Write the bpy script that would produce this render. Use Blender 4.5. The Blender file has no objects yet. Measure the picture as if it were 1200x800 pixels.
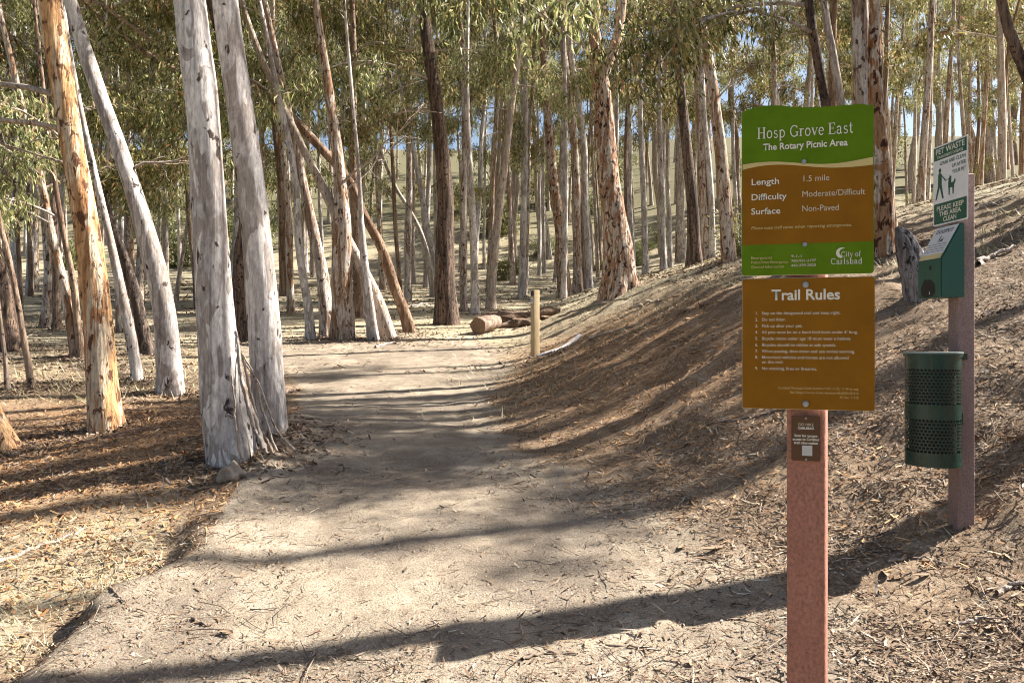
import bpy, bmesh, math, random
import numpy as np
from mathutils import Vector, Matrix

# ------------------------------------------------------------------ camera, sky, sun, exposure
SC = bpy.context.scene
COL = SC.collection
CAM_H = 1.55
F = 933.0            # focal length in photograph pixels (1200 wide)
HX, HY = 600.0, 395.0
cam_d = bpy.data.cameras.new("camera")
cam_d.sensor_width = 36.0
cam_d.lens = 36.0 * F / 1200.0
cam_d.shift_y = -(400.0 - HY) / 1200.0
cam_d.clip_end = 2000
cam = bpy.data.objects.new("camera", cam_d)
cam.location = (0, 0, CAM_H)
cam.rotation_euler = (math.radians(90), 0, 0)
COL.objects.link(cam)
SC.camera = cam

SUN_EL = 40.0
SUN_AZ = (1.0, 0.33)                       # horizontal direction towards the sun
world = bpy.data.worlds.new("World")
SC.world = world
world.use_nodes = True
wn = world.node_tree
bg = wn.nodes["Background"]
sky = wn.nodes.new("ShaderNodeTexSky")
sky.sky_type = 'NISHITA'
sky.sun_disc = False
sky.sun_elevation = math.radians(SUN_EL)
sky.sun_rotation = math.atan2(SUN_AZ[0], SUN_AZ[1])
sky.air_density = 1.0
sky.dust_density = 2.0
wn.links.new(sky.outputs[0], bg.inputs[0])
bg.inputs[1].default_value = 0.05

sun_d = bpy.data.lights.new("sun", 'SUN')
sun_d.energy = 5.0
sun_d.angle = math.radians(0.45)
sun_d.color = (1.0, 0.955, 0.88)
sun = bpy.data.objects.new("sun", sun_d)
COL.objects.link(sun)
_h = math.hypot(*SUN_AZ)
sv = Vector((SUN_AZ[0] / _h * math.cos(math.radians(SUN_EL)), SUN_AZ[1] / _h * math.cos(math.radians(SUN_EL)), math.sin(math.radians(SUN_EL))))
sun.rotation_euler = sv.to_track_quat('Z', 'Y').to_euler()
sun.location = (30, 8, 30)

SC.view_settings.view_transform = 'Standard'
SC.view_settings.look = 'None'
SC.view_settings.gamma = 1
SC.view_settings.use_curve_mapping = False
SC.view_settings.exposure = 1.85
SC.cycles.use_denoising = True
SC.cycles.pixel_filter_type = 'BLACKMAN_HARRIS'
SC.cycles.filter_width = 1.05
SC.cycles.max_bounces = 8
SC.cycles.diffuse_bounces = 4
SC.cycles.transmission_bounces = 4
SC.cycles.use_adaptive_sampling = True
SC.cycles.adaptive_threshold = 0.015

random.seed(7)
RNG = np.random.default_rng(11)

# ------------------------------------------------------------------ noise and terrain
def _hash(ix, iy, seed):
    h = (ix.astype(np.int64) * 374761393 + iy.astype(np.int64) * 668265263 + seed * 974634533) & 0xffffffff
    h = ((h ^ (h >> 13)) * 1274126177) & 0xffffffff
    h = (h ^ (h >> 16)) & 0xffffffff
    return h / 4294967295.0

def vnoise(x, y, seed=0):
    x = np.asarray(x, float); y = np.asarray(y, float)
    xi = np.floor(x); yi = np.floor(y)
    u = x - xi; v = y - yi
    u = u * u * u * (u * (u * 6 - 15) + 10); v = v * v * v * (v * (v * 6 - 15) + 10)
    a = _hash(xi, yi, seed); b = _hash(xi + 1, yi, seed); c = _hash(xi, yi + 1, seed); d = _hash(xi + 1, yi + 1, seed)
    return (a * (1 - u) + b * u) * (1 - v) + (c * (1 - u) + d * u) * v

def fbm(x, y, seed=0, oct=4):
    s = 0; a = 0.5
    for i in range(oct):
        s = s + a * vnoise(x * 2 ** i + 17.3 * i, y * 2 ** i + 9.1 * i, seed + i); a *= 0.5
    return s

def sstep(a, b, t):
    t = np.clip((t - a) / (b - a), 0, 1)
    return t * t * (3 - 2 * t)

FOOT_Y = [-30, 1, 3.0, 4.8, 6.0, 7.5, 9.0, 14.0, 20.0, 30.0, 60.0, 300]
FOOT_X = [3.5, 2.6, 2.0, 1.35, 0.75, 0.25, 0.0, 0.25, 0.4, 1.5, 6.0, 30]
def bank_t(x, y):
    return x - np.interp(y, FOOT_Y, FOOT_X)

def trail_left(y):
    return np.interp(y, [-30, 3, 3.6, 3.72, 3.9, 4.02, 4.2, 4.5, 5.6, 7, 9, 11, 14, 20, 40], [-1.9, -1.88, -1.89, -1.99, -1.99, -1.86, -1.82, -1.75, -1.98, -2.1, -2.4, -3.0, -4.6, -9.5, -30]) 

def GZ(x, y):
    x = np.asarray(x, float); y = np.asarray(y, float)
    yc = np.clip(y, -40, 140)
    base = np.where(yc > 0, 0.078 * yc + 0.0005 * np.minimum(yc, 90) ** 2, 0.078 * yc)
    base = base + 0.25 * np.clip(y - 64, 0, 110)
    t = bank_t(x, y)
    k = 0.25
    tp = np.logaddexp(0, t / k) * k                      # soft plus
    near_foot = np.interp(y, [2, 5, 8, 12, 30], [0.34, 0.37, 0.46, 0.50, 0.34])
    h = np.minimum(tp, 2.6) * near_foot + np.clip(tp - 2.6, 0, 12) * 0.27
    h = h + 2.0 * (1 - np.exp(-np.clip(tp - 14.6, 0, 100) / 9.0)) * 0.8
    h = h * (1 - 0.5 * sstep(24, 50, y))
    tl = trail_left(y)
    e = tl + 0.05 * (vnoise(y * 2.2, 0 * y, 5) - .5) * 2 - x      # >0 left of the trail edge
    near = 1 - sstep(7.0, 9.5, y)
    drop = -0.14 * sstep(0.0, 0.14 + .25 * sstep(4.2, 5.5, y), e) * near * (1 - .75 * sstep(4.3, 5.6, y)) - 0.14 * sstep(0.1, 2.5, e) * near
    lip = 0.03 * np.exp(-((e + 0.12) / 0.14) ** 2) * near
    mound = 0.16 * np.exp(-(((x + 2.7) / 1.6) ** 2 + ((y - 7.4) / 1.3) ** 2))
    near2 = 1 - sstep(7, 16, y)
    left_roll = 0.25 * (fbm(x * 0.11 + 3, y * 0.11, 21, 2) - .37) * sstep(2, 9, e) 
    on_trail = sstep(-0.15, 0.25, -e) * (1 - sstep(-0.2, 0.5, t))
    onbank = sstep(.0, .9, t) * (1 - sstep(25, 45, y))
    rough = (fbm(x * 0.9, y * 0.9, 3, 3) - .44) * (0.10 + .14 * onbank) * (1 - 0.55 * on_trail) \
          + (fbm(x * 2.6, y * 2.6, 6, 2) - .37) * .10 * onbank \
          + (fbm(x * 5, y * 5, 8, 3) - .44) * 0.045 * (1 - 0.35 * on_trail) \
          + (np.abs(fbm(x * 2.3, y * 2.9, 15, 3) - .44)) * -0.022 * on_trail + (fbm(x * 9, y * 9, 19, 2) - .37) * .020 * on_trail
    return base + h + drop + lip + mound + left_roll + rough

def gz(x, y):
    return float(GZ(np.array([x]), np.array([y]))[0])

_T = np.concatenate([np.arange(1.5, 20, 0.02), np.arange(20, 130, 0.1)])
def ground_hit(px, py):
    dx = (px - HX) / F; dz = (HY - py) / F
    z = GZ(dx * _T, _T)
    below = (CAM_H + dz * _T) <= z
    i = int(np.argmax(below)) if below.any() else len(_T) - 1
    return dx * _T[i], _T[i], float(z[i])

def at(px, py, d):
    return Vector(((px - HX) / F * d, d, CAM_H + (HY - py) / F * d))

# ------------------------------------------------------------------ object helpers
def tag(o, label=None, cat=None, group=None, kind=None):
    if label: o["label"] = label
    if cat: o["category"] = cat
    if group: o["group"] = group
    if kind: o["kind"] = kind
    return o

def thing(name, label, cat, loc=(0, 0, 0), rz=0.0, group=None):
    o = bpy.data.objects.new(name, None)
    o.empty_display_size = 0.1
    COL.objects.link(o)
    o.location = loc; o.rotation_euler = (0, 0, rz)
    return tag(o, label, cat, group)

def link(name, me, parent=None, loc=None, rot=None, scale=None):
    o = bpy.data.objects.new(name, me)
    COL.objects.link(o)
    if parent is not None: o.parent = parent
    if loc is not None: o.location = loc
    if rot is not None: o.rotation_euler = rot
    if scale is not None: o.scale = scale
    return o

def mesh(name, verts, faces, mat, smooth=False):
    me = bpy.data.meshes.new(name)
    me.from_pydata([tuple(v) for v in verts], [], [tuple(f) for f in faces])
    if mat: me.materials.append(mat)
    if smooth: me.polygons.foreach_set("use_smooth", [True] * len(me.polygons))
    me.update()
    return me

def mesh_np(name, V, Q, mat, smooth=False):
    """V (n,3) array, Q (m,k) array of k-gons"""
    me = bpy.data.meshes.new(name)
    V = np.asarray(V, np.float32); Q = np.asarray(Q, np.int32)
    m, k = Q.shape
    me.vertices.add(len(V)); me.vertices.foreach_set("co", V.ravel())
    me.loops.add(m * k); me.loops.foreach_set("vertex_index", Q.ravel())
    me.polygons.add(m)
    me.polygons.foreach_set("loop_start", np.arange(0, m * k, k, dtype=np.int32))
    if smooth: me.polygons.foreach_set("use_smooth", np.ones(m, bool))
    if mat: me.materials.append(mat)
    me.update(calc_edges=True)
    me.validate()
    return me

class MB:
    def __init__(s): s.v = []; s.f = []
    def box(s, x0, x1, y0, y1, z0, z1):
        b = len(s.v)
        s.v += [(x0, y0, z0), (x1, y0, z0), (x1, y1, z0), (x0, y1, z0), (x0, y0, z1), (x1, y0, z1), (x1, y1, z1), (x0, y1, z1)]
        s.f += [tuple(b + i for i in q) for q in [(0, 3, 2, 1), (4, 5, 6, 7), (0, 1, 5, 4), (1, 2, 6, 5), (2, 3, 7, 6), (3, 0, 4, 7)]]
    def prism(s, poly, y0, y1):
        """polygon in x,z (counter-clockwise seen from -y), extruded from y0 (front) to y1"""
        b = len(s.v); n = len(poly)
        s.v += [(x, y0, z) for x, z in poly] + [(x, y1, z) for x, z in poly]
        s.f.append(tuple(b + i for i in range(n)))
        s.f.append(tuple(b + n + i for i in reversed(range(n))))
        for i in range(n):
            j = (i + 1) % n
            s.f.append((b + j, b + i, b + n + i, b + n + j))
    def build(s, name, mat, parent=None, smooth=False, bevel=0):
        me = mesh(name, s.v, s.f, mat, smooth)
        if bevel:
            bm = bmesh.new(); bm.from_mesh(me)
            bmesh.ops.bevel(bm, geom=bm.edges[:], offset=bevel, segments=3, affect='EDGES', profile=0.5)
            bm.to_mesh(me); bm.free()
            for p in me.polygons: p.use_smooth = True
            me.set_sharp_from_angle(angle=math.radians(40))
        return link(name, me, parent)

def tube_arrays(P, R, sides=8, wob=0.0, seed=0, rm=None):
    P = np.asarray(P, float); R = np.asarray(R, float)
    n = len(P)
    T = np.gradient(P, axis=0); T /= np.linalg.norm(T, axis=1)[:, None] + 1e-9
    ref = np.array([1.0, 0.07, 0.03]) if abs(T[:, 0]).mean() < .8 else np.array([0.05, 1.0, 0.02])
    A = np.cross(T, ref); A /= np.linalg.norm(A, axis=1)[:, None] + 1e-9
    B = np.cross(T, A)
    th = np.linspace(0, 2 * np.pi, sides, endpoint=False)
    rad = np.repeat(R[:, None], sides, 1)
    if wob:
        r = np.random.default_rng(seed)
        L = np.concatenate([[0], np.cumsum(np.linalg.norm(np.diff(P, axis=0), axis=1))])
        for q in range(6):
            m = r.integers(1, 5); f = r.uniform(0.3, 3.2); ph = r.uniform(0, 6.3, 2)
            rad = rad * (1 + wob * r.uniform(.4, 1) * np.sin(m * th[None, :] + ph[0] + f * L[:, None] * .6) * np.cos(f * L[:, None] + ph[1]))
    if rm is not None:
        rad = rad * rm
    V = P[:, None, :] + rad[:, :, None] * (np.cos(th)[None, :, None] * A[:, None, :] + np.sin(th)[None, :, None] * B[:, None, :])
    V = V.reshape(-1, 3)
    i = np.arange(n - 1)[:, None] * sides; j = np.arange(sides)[None, :]; j2 = (j + 1) % sides
    Q = np.stack([i + j, i + j2, i + sides + j2, i + sides + j], -1).reshape(-1, 4)
    return V, Q

def join_arrays(parts):
    V = []; Q = []; o = 0
    for v, q in parts:
        V.append(v); Q.append(q + o); o += len(v)
    return np.concatenate(V), np.concatenate(Q)

def spline(P, n):
    """Catmull-Rom resample of points (k,dim) to n points"""
    P = np.asarray(P, float)
    if len(P) == 2:
        t = np.linspace(0, 1, n)[:, None]; return P[0] * (1 - t) + P[1] * t
    Pe = np.vstack([2 * P[0] - P[1], P, 2 * P[-1] - P[-2]])
    u = np.linspace(0, len(P) - 1, n); i = np.minimum(u.astype(int), len(P) - 2); t = (u - i)[:, None]
    p0, p1, p2, p3 = Pe[i], Pe[i + 1], Pe[i + 2], Pe[i + 3]
    return 0.5 * (2 * p1 + (p2 - p0) * t + (2 * p0 - 5 * p1 + 4 * p2 - p3) * t ** 2 + (3 * p1 - p0 - 3 * p2 + p3) * t ** 3)

# ------------------------------------------------------------------ materials
class NT:
    def __init__(s, name):
        s.m = bpy.data.materials.new(name); s.m.use_nodes = True
        s.t = s.m.node_tree; s.b = s.t.nodes["Principled BSDF"]; s.out = s.t.nodes["Material Output"]
        s.b.inputs["Specular IOR Level"].default_value = 0.3
    def n(s, typ, **kw):
        nd = s.t.nodes.new(typ)
        for k, v in kw.items():
            if hasattr(nd, k): setattr(nd, k, v)
        return nd
    def l(s, a, b): s.t.links.new(a, b)
    def set(s, **kw):
        for k, v in kw.items(): s.b.inputs[k.replace("_", " ")].default_value = v
    def coords(s, scale=(1, 1, 1), kind="Object", rand=False):
        tc = s.n("ShaderNodeTexCoord"); mp = s.n("ShaderNodeMapping")
        mp.inputs["Scale"].default_value = scale
        s.l(tc.outputs[kind], mp.inputs[0])
        if rand:
            oi = s.n("ShaderNodeObjectInfo"); mul = s.n("ShaderNodeMath", operation='MULTIPLY'); mul.inputs[1].default_value = 91.7
            s.l(oi.outputs["Random"], mul.inputs[0])
            s.l(mul.outputs[0], mp.inputs["Location"])
        return mp.outputs[0]
    def noise(s, vec, scale=5, detail=4, rough=.55, dist=0.0):
        nd = s.n("ShaderNodeTexNoise")
        nd.inputs["Scale"].default_value = scale; nd.inputs["Detail"].default_value = detail
        nd.inputs["Roughness"].default_value = rough; nd.inputs["Distortion"].default_value = dist
        if vec is not None: s.l(vec, nd.inputs["Vector"])
        return nd.outputs["Fac"]
    def ramp(s, fac, stops, interp='LINEAR'):
        r = s.n("ShaderNodeValToRGB"); cr = r.color_ramp; cr.interpolation = interp
        while len(cr.elements) < len(stops): cr.elements.new(0.5)
        for e, (p, c) in zip(cr.elements, stops):
            e.position = p
            e.color = (c, c, c, 1) if not isinstance(c, tuple) else (*c, 1)
        s.l(fac, r.inputs[0])
        return r.outputs["Color"]
    def mix(s, fac, a, b, blend='MIX'):
        m = s.n("ShaderNodeMix"); m.data_type = 'RGBA'; m.blend_type = blend
        for sock, v in ((m.inputs[0], fac), (m.inputs[6], a), (m.inputs[7], b)):
            if isinstance(v, (int, float)): sock.default_value = v
            elif isinstance(v, tuple): sock.default_value = (*v, 1)
            else: s.l(v, sock)
        return m.outputs[2]
    def hsv(s, col, h=.5, sat=1.0, val=1.0):
        n = s.n("ShaderNodeHueSaturation")
        for k, v in (("Hue", h), ("Saturation", sat), ("Value", val)):
            if isinstance(v, (int, float)): n.inputs[k].default_value = v
            else: s.l(v, n.inputs[k])
        s.l(col, n.inputs["Color"]); return n.outputs[0]
    def rng(s, fac, a, b):
        m = s.n("ShaderNodeMapRange"); m.inputs[3].default_value = a; m.inputs[4].default_value = b
        s.l(fac, m.inputs[0]); return m.outputs[0]
    def rngn(s, fac, a, b):          # noise values crowd round 0.5: stretch them first
        m = s.n("ShaderNodeMapRange"); m.inputs[1].default_value = .33; m.inputs[2].default_value = .67
        m.inputs[3].default_value = a; m.inputs[4].default_value = b
        s.l(fac, m.inputs[0]); return m.outputs[0]
    def bump(s, h, strength=.5, dist=.02):
        b = s.n("ShaderNodeBump"); b.inputs["Strength"].default_value = strength; b.inputs["Distance"].default_value = dist
        s.l(h, b.inputs["Height"]); s.l(b.outputs[0], s.b.inputs["Normal"])
    def color(s, c): s.l(c, s.b.inputs["Base Color"])
    def attr(s, name):
        a = s.n("ShaderNodeAttribute"); a.attribute_name = name; return a.outputs["Fac"]

def flat(name, col, rough=.6, spec=.3, metal=0.0, grime=.12, gscale=9):
    k = NT(name)
    v = k.coords(); nz = k.noise(v, gscale, 5, .6)
    k.color(k.hsv(k.mix(0.0, col, col), .5, 1.0, k.rngn(nz, 1 - grime, 1 + grime)))
    k.set(Roughness=rough, Metallic=metal); k.b.inputs["Specular IOR Level"].default_value = spec
    return k.m

def bark_mat(name, base, alt, dark, patch=(0.46, 0.56), spot=0.66, zs=0.22, scale=5.0, ridges=0.0, bump=.35, extra=None):
    k = NT(name)
    v = k.coords((1, 1, zs), rand=True)
    big = k.noise(v, scale, 3, .5, 1.2)
    col = k.mix(k.ramp(big, [(patch[0], 0.0), (patch[1], 1.0)]), base, alt)
    med = k.noise(v, scale * 2.7, 4, .55, .8)
    if extra:
        col = k.mix(k.ramp(med, [(0.50, 0.0), (0.57, 1.0)]), col, extra)
    # knots, scars and torn bark
    v2 = k.coords((1, 1, .55), rand=True)
    sp = k.noise(v2, scale * 2.4, 3, .6, .5)
    col = k.mix(k.ramp(sp, [(spot, 0.0), (spot + .05, 1.0)]), col, dark)
    # long fissures
    v3 = k.coords((1, 1, .035), rand=True)
    fi = k.noise(v3, scale * 6, 4, .6, .2)
    col = k.mix(k.ramp(fi, [(0.52, 0.0), (0.70, min(1.0, .25 + ridges))]), col, dark)
    fine = k.noise(k.coords((1, 1, .3), rand=True), 38, 5, .72)
    oi = k.n("ShaderNodeObjectInfo")
    col = k.hsv(col, .5, k.rng(oi.outputs["Random"], .8, 1.15), k.rngn(fine, .66, 1.28))
    k.color(col)
    h = k.mix(.5 if ridges < .3 else .75, k.mix(.5, big, med), fi)
    h = k.mix(.18, h, fine)
    k.bump(h, bump, .03 if ridges < .3 else .06)
    k.set(Roughness=.85); k.b.inputs["Specular IOR Level"].default_value = .15
    return k.m

M = {}
M['pale'] = bark_mat("bark_pale", (.58, .53, .485), (.31, .26, .225), (.06, .04, .03), patch=(.495, .51), spot=.625, zs=.30, scale=4.0, ridges=.2, bump=.55, extra=(.44, .395, .365))
M['orange'] = bark_mat("bark_orange", (.52, .32, .165), (.55, .45, .33), (.12, .06, .035), patch=(.46, .54), spot=.555, zs=.13, scale=5.5, ridges=.4, bump=.7, extra=(.36, .19, .095))
M['dark'] = bark_mat("bark_dark", (.20, .135, .095), (.085, .058, .045), (.025, .018, .015), patch=(.44, .54), spot=.57, zs=.10, scale=8.0, ridges=.75, bump=1.0)
M['mottled'] = bark_mat("bark_mottled", (.53, .465, .40), (.27, .165, .10), (.085, .045, .03), patch=(.48, .53), spot=.575, zs=.20, scale=5.0, ridges=.4, bump=.7, extra=(.40, .32, .26))
M['peeling'] = bark_mat("bark_peeling", (.33, .20, .12), (.52, .43, .34), (.06, .028, .018), patch=(.47, .52), spot=.55, zs=.28, scale=5.0, ridges=.45, bump=1.0, extra=(.30, .145, .07))
M['brown'] = bark_mat("bark_brown", (.32, .23, .165), (.18, .115, .08), (.065, .042, .032), patch=(.46, .54), spot=.585, zs=.14, scale=6.0, ridges=.55, bump=.8)
M['tan'] = bark_mat("bark_tan", (.50, .425, .35), (.34, .285, .25), (.12, .08, .055), patch=(.47, .53), spot=.60, zs=.16, scale=6.0, ridges=.35, bump=.6, extra=(.38, .29, .22))
M['deadgrey'] = bark_mat("bark_dead_grey", (.30, .28, .275), (.17, .15, .145), (.04, .034, .03), patch=(.46, .53), spot=.58, zs=.10, scale=9.0, ridges=.7, bump=1.0)

def leaf_mat(name, stops, trans=.32):
    k = NT(name)
    g = k.n("ShaderNodeNewGeometry"); oi = k.n("ShaderNodeObjectInfo")
    col = k.ramp(g.outputs["Random Per Island"], stops)
    col = k.hsv(col, k.rng(oi.outputs["Random"], .475, .515), k.rng(oi.outputs["Random"], 1.05, .85), k.rng(oi.outputs["Random"], .8, 1.2))
    k.color(col)
    k.set(Roughness=.5); k.b.inputs["Specular IOR Level"].default_value = .22
    tr = k.n("ShaderNodeBsdfTranslucent"); mx = k.n("ShaderNodeMixShader"); mx.inputs[0].default_value = trans
    k.l(k.hsv(col, .49, 1.1, 1.5), tr.inputs[0])
    k.l(k.b.outputs[0], mx.inputs[1]); k.l(tr.outputs[0], mx.inputs[2]); k.l(mx.outputs[0], k.out.inputs[0])
    return k.m
M['leaf'] = leaf_mat("eucalyptus_leaf", [(0.0, (.040, .050, .018)), (.25, (.105, .118, .038)), (.55, (.21, .215, .075)), (.84, (.39, .375, .155)), (.90, (.32, .20, .09)), (1.0, (.45, .36, .20))])
M['bush'] = leaf_mat("shrub_leaf", [(0.0, (.08, .10, .035)), (.5, (.15, .165, .055)), (1.0, (.26, .25, .10))])

def litter_mat(name, stops, rough=.8):
    k = NT(name)
    g = k.n("ShaderNodeNewGeometry")
    k.color(k.ramp(g.outputs["Random Per Island"], stops))
    k.set(Roughness=rough); k.b.inputs["Specular IOR Level"].default_value = .2
    return k.m
M['dryleaf'] = litter_mat("dry_leaf", [(0, (.12, .072, .042)), (.3, (.20, .128, .078)), (.6, (.29, .20, .13)), (.88, (.40, .31, .22)), (1, (.55, .48, .38))])
M['chip'] = litter_mat("bark_chip", [(0, (.075, .05, .036)), (.4, (.17, .105, .065)), (.75, (.27, .19, .125)), (1, (.40, .32, .24))])
M['shred'] = litter_mat("bark_shred", [(0, (.20, .095, .04)), (.5, (.40, .215, .095)), (1, (.54, .34, .175))])
M['twig'] = litter_mat("twig", [(0, (.06, .045, .036)), (.5, (.17, .12, .085)), (1, (.36, .30, .24))])
M['straw'] = litter_mat("dry_grass", [(0, (.34, .27, .14)), (.5, (.48, .40, .24)), (.85, (.58, .51, .34)), (1, (.27, .27, .11))])

def ground_mat():
    k = NT("grove_ground")
    v = k.coords()
    big = k.noise(v, .55, 3, .5, .4); med = k.noise(v, 3.2, 5, .6, .6); fine = k.noise(v, 38, 5, .7); grit = k.noise(v, 85, 4, .75)
    trail = k.attr("trail"); mulch = k.attr("mulch")
    sand = k.ramp(med, [(.3, (.23, .18, .13)), (.5, (.34, .275, .20)), (.7, (.42, .35, .265))])
    stain = k.noise(v, 1.1, 6, .65, 1.0)
    sand = k.mix(k.ramp(stain, [(.42, 0.0), (.60, .75)]), sand, (.19, .15, .115))
    sand = k.mix(k.ramp(fine, [(.55, 0.0), (.75, .5)]), sand, (.17, .135, .10))
    litter = k.ramp(k.mix(.5, med, fine), [(.36, (.12, .08, .052)), (.48, (.22, .155, .10)), (.56, (.30, .22, .15)), (.68, (.40, .32, .225))])
    straw = k.ramp(k.mix(.6, big, fine), [(.40, (.24, .19, .12)), (.5, (.37, .31, .205)), (.62, (.48, .42, .30))])
    far = k.attr("far")
    litter = k.mix(far, litter, straw)
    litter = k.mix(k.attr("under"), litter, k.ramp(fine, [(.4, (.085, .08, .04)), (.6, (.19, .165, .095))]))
    orange = k.ramp(k.mix(.6, med, fine), [(.36, (.20, .115, .06)), (.5, (.35, .21, .115)), (.62, (.46, .31, .185))])
    litter = k.mix(mulch, litter, orange)
    edge = k.mix(.5, k.mix(.6, trail, med), fine)
    sep = k.n("ShaderNodeMath", operation='ADD'); 
    k.l(trail, sep.inputs[0])
    m2 = k.n("ShaderNodeMath", operation='MULTIPLY_ADD'); m2.inputs[1].default_value = .8; m2.inputs[2].default_value = -.4
    k.l(med, m2.inputs[0]); k.l(m2.outputs[0], sep.inputs[1])
    col = k.mix(k.ramp(sep.outputs[0], [(.35, 0.0), (.65, 1.0)]), litter, sand)
    col = k.hsv(col, .5, 1.0, k.rngn(grit, .62, 1.34))
    k.color(col)
    h = k.mix(.5, k.mix(.35, med, fine), grit)
    k.bump(h, .8, .035)
    k.set(Roughness=.95); k.b.inputs["Specular IOR Level"].default_value = .1
    return k.m
M['ground'] = ground_mat()

# ------------------------------------------------------------------ ground sheet
NX, NY = 540, 540
gx = 1.6 * np.sinh(np.linspace(-1, 1, NX) * math.asinh(160 / 1.6))
gy = 4.0 + 2.0 * np.sinh(np.linspace(-math.asinh(34 / 2.0), math.asinh(316 / 2.0), NY))
X, Y = np.meshgrid(gx, gy)
Z = GZ(X, Y)
V = np.stack([X, Y, Z], -1).reshape(-1, 3)
ii = np.arange(NY - 1)[:, None] * NX + np.arange(NX - 1)[None, :]
Q = np.stack([ii, ii + 1, ii + NX + 1, ii + NX], -1).reshape(-1, 4)
gme = mesh_np("ground", V, Q, M['ground'], True)
def trail_mask(x, y):
    e = trail_left(y) - x
    t = bank_t(x, y)
    sw = 1 + np.clip(y - 6, 0, 20) * .5
    a = sstep(-0.03 * sw, 0.06 * sw, -e + .05 * sw * (vnoise(x * 2, y * 2, 31) - .5))
    wide = np.interp(y, [2, 4, 6, 9, 14, 30], [1.9, 1.5, 1.0, 0.5, 0.6, 2.0])
    sh = np.interp(y, [2, 4, 7], [-.3, -.1, 0])
    b = 1 - sstep(-wide, 0.35 * wide, t + sh + 0.9 * (fbm(x * .8, y * .8, 41, 3) - .45))
    xr = np.interp(y, [13, 16, 20, 40], [6, .2, -3.2, -20])
    c = 1 - sstep(-.4, .8, x - xr + 1.0 * (fbm(x * .7, y * .7, 43, 3) - .45))
    fade = 1 - sstep(10, 22, y) * 0.65
    return a * b * c * fade
def mulch_mask(x, y):
    m1 = np.exp(-(((x + 4.2) / 2.6) ** 2 + ((y - 7.0) / 2.2) ** 2)) * 1.5
    t = bank_t(x, y)
    m2 = np.exp(-((t - 1.0) / 1.2) ** 2 - ((y - 10.5) / 3.8) ** 2) * 1.3
    m3 = np.exp(-((t - 1.9) / 0.8) ** 2 - ((y - 9) / 3) ** 2) * .3
    return np.clip((m1 + m2 + m3) * (0.5 + fbm(x * .7, y * .7, 52, 3)), 0, 1)
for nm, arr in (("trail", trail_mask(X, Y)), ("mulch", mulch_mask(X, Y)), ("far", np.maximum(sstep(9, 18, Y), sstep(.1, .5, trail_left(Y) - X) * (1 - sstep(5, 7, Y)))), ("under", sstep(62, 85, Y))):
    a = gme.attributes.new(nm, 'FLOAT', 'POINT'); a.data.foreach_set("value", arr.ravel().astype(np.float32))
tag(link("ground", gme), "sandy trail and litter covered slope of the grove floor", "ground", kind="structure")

# ------------------------------------------------------------------ leaves, boughs and crowns
def rot_frames(n, r):
    a = r.normal(size=(n, 3)); a /= np.linalg.norm(a, axis=1)[:, None]
    return a

def leaf_quads(C, D, L, W, r):
    """lance-shaped folded leaves: C centres, D directions, lengths L, widths W"""
    n = len(C)
    D = D / np.linalg.norm(D, axis=1)[:, None]
    S = np.cross(D, rot_frames(n, r)); S /= np.linalg.norm(S, axis=1)[:, None] + 1e-9
    N = np.cross(D, S)
    base = C - D * (L / 2)[:, None]; tip = C + D * (L / 2)[:, None] + N * (L * r.uniform(-.15, .15, n))[:, None]
    mid = C - D * (L * .08)[:, None] + N * (L * .07)[:, None]
    l = mid + S * (W / 2)[:, None]; rr = mid - S * (W / 2)[:, None]
    V = np.stack([base, l, tip, rr], 1).reshape(-1, 3)
    Q = np.arange(n * 4).reshape(n, 4)
    return V, Q

def bough_geo(seed, length=3.0, n_side=7, clusters=3, per=84, rise=.55, droop=.5, ls=1.05):
    r = np.random.default_rng(seed)
    k = 9
    s = np.linspace(0, 1, k)
    main = np.stack([s * length * .85, (r.normal() * .12) * length * s ** 2 + np.cumsum(r.normal(size=k)) * .03, length * (rise * s - droop * .5 * s ** 2.2)], -1)
    tubes = [tube_arrays(main, .030 * (1 - .85 * s) + .005, 6)]
    ends = []
    for q in range(n_side):
        u = .30 + .70 * (q + r.uniform(0, .8)) / n_side; u = min(u, 1.0)
        p0 = main[min(int(u * (k - 1)), k - 1)]
        az = r.uniform(-1.5, 1.5) * (1 if q % 2 else -1)
        ln = length * r.uniform(.22, .46)
        dirv = np.array([math.cos(az) * .8, math.sin(az), r.uniform(-.1, .75)])
        ss = np.linspace(0, 1, 5)[:, None]
        pts = p0 + dirv * ln * ss + np.array([0, 0, -1.0]) * ln * r.uniform(.2, .6) * ss ** 2
        tubes.append(tube_arrays(pts, .018 * (1 - .8 * ss[:, 0]) + .003, 4))
        for c in range(clusters):
            uu = (c + 1) / clusters
            i = min(int(uu * 4), 4)
            ends.append(pts[i] + r.normal(size=3) * .10)
    Cs = []; Ds = []
    for e in ends:
        m = int(per * r.uniform(.5, 1.4))
        sg = r.uniform(.09, .19)
        off = r.normal(size=(m, 3)) * np.array([sg, sg, sg * 1.2])
        off[:, 2] -= np.abs(r.normal(size=m)) * .20
        Cs.append(e + off)
        d = r.normal(size=(m, 3)) * .55 + np.array([0, 0, -1.0]) + off * .8
        Ds.append(d)
    C = np.concatenate(Cs); D = np.concatenate(Ds)
    n = len(C)
    lv = leaf_quads(C, D, r.uniform(.11, .21, n) * ls, r.uniform(.022, .042, n) * ls * ls, r)
    return join_arrays(tubes), lv

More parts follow.
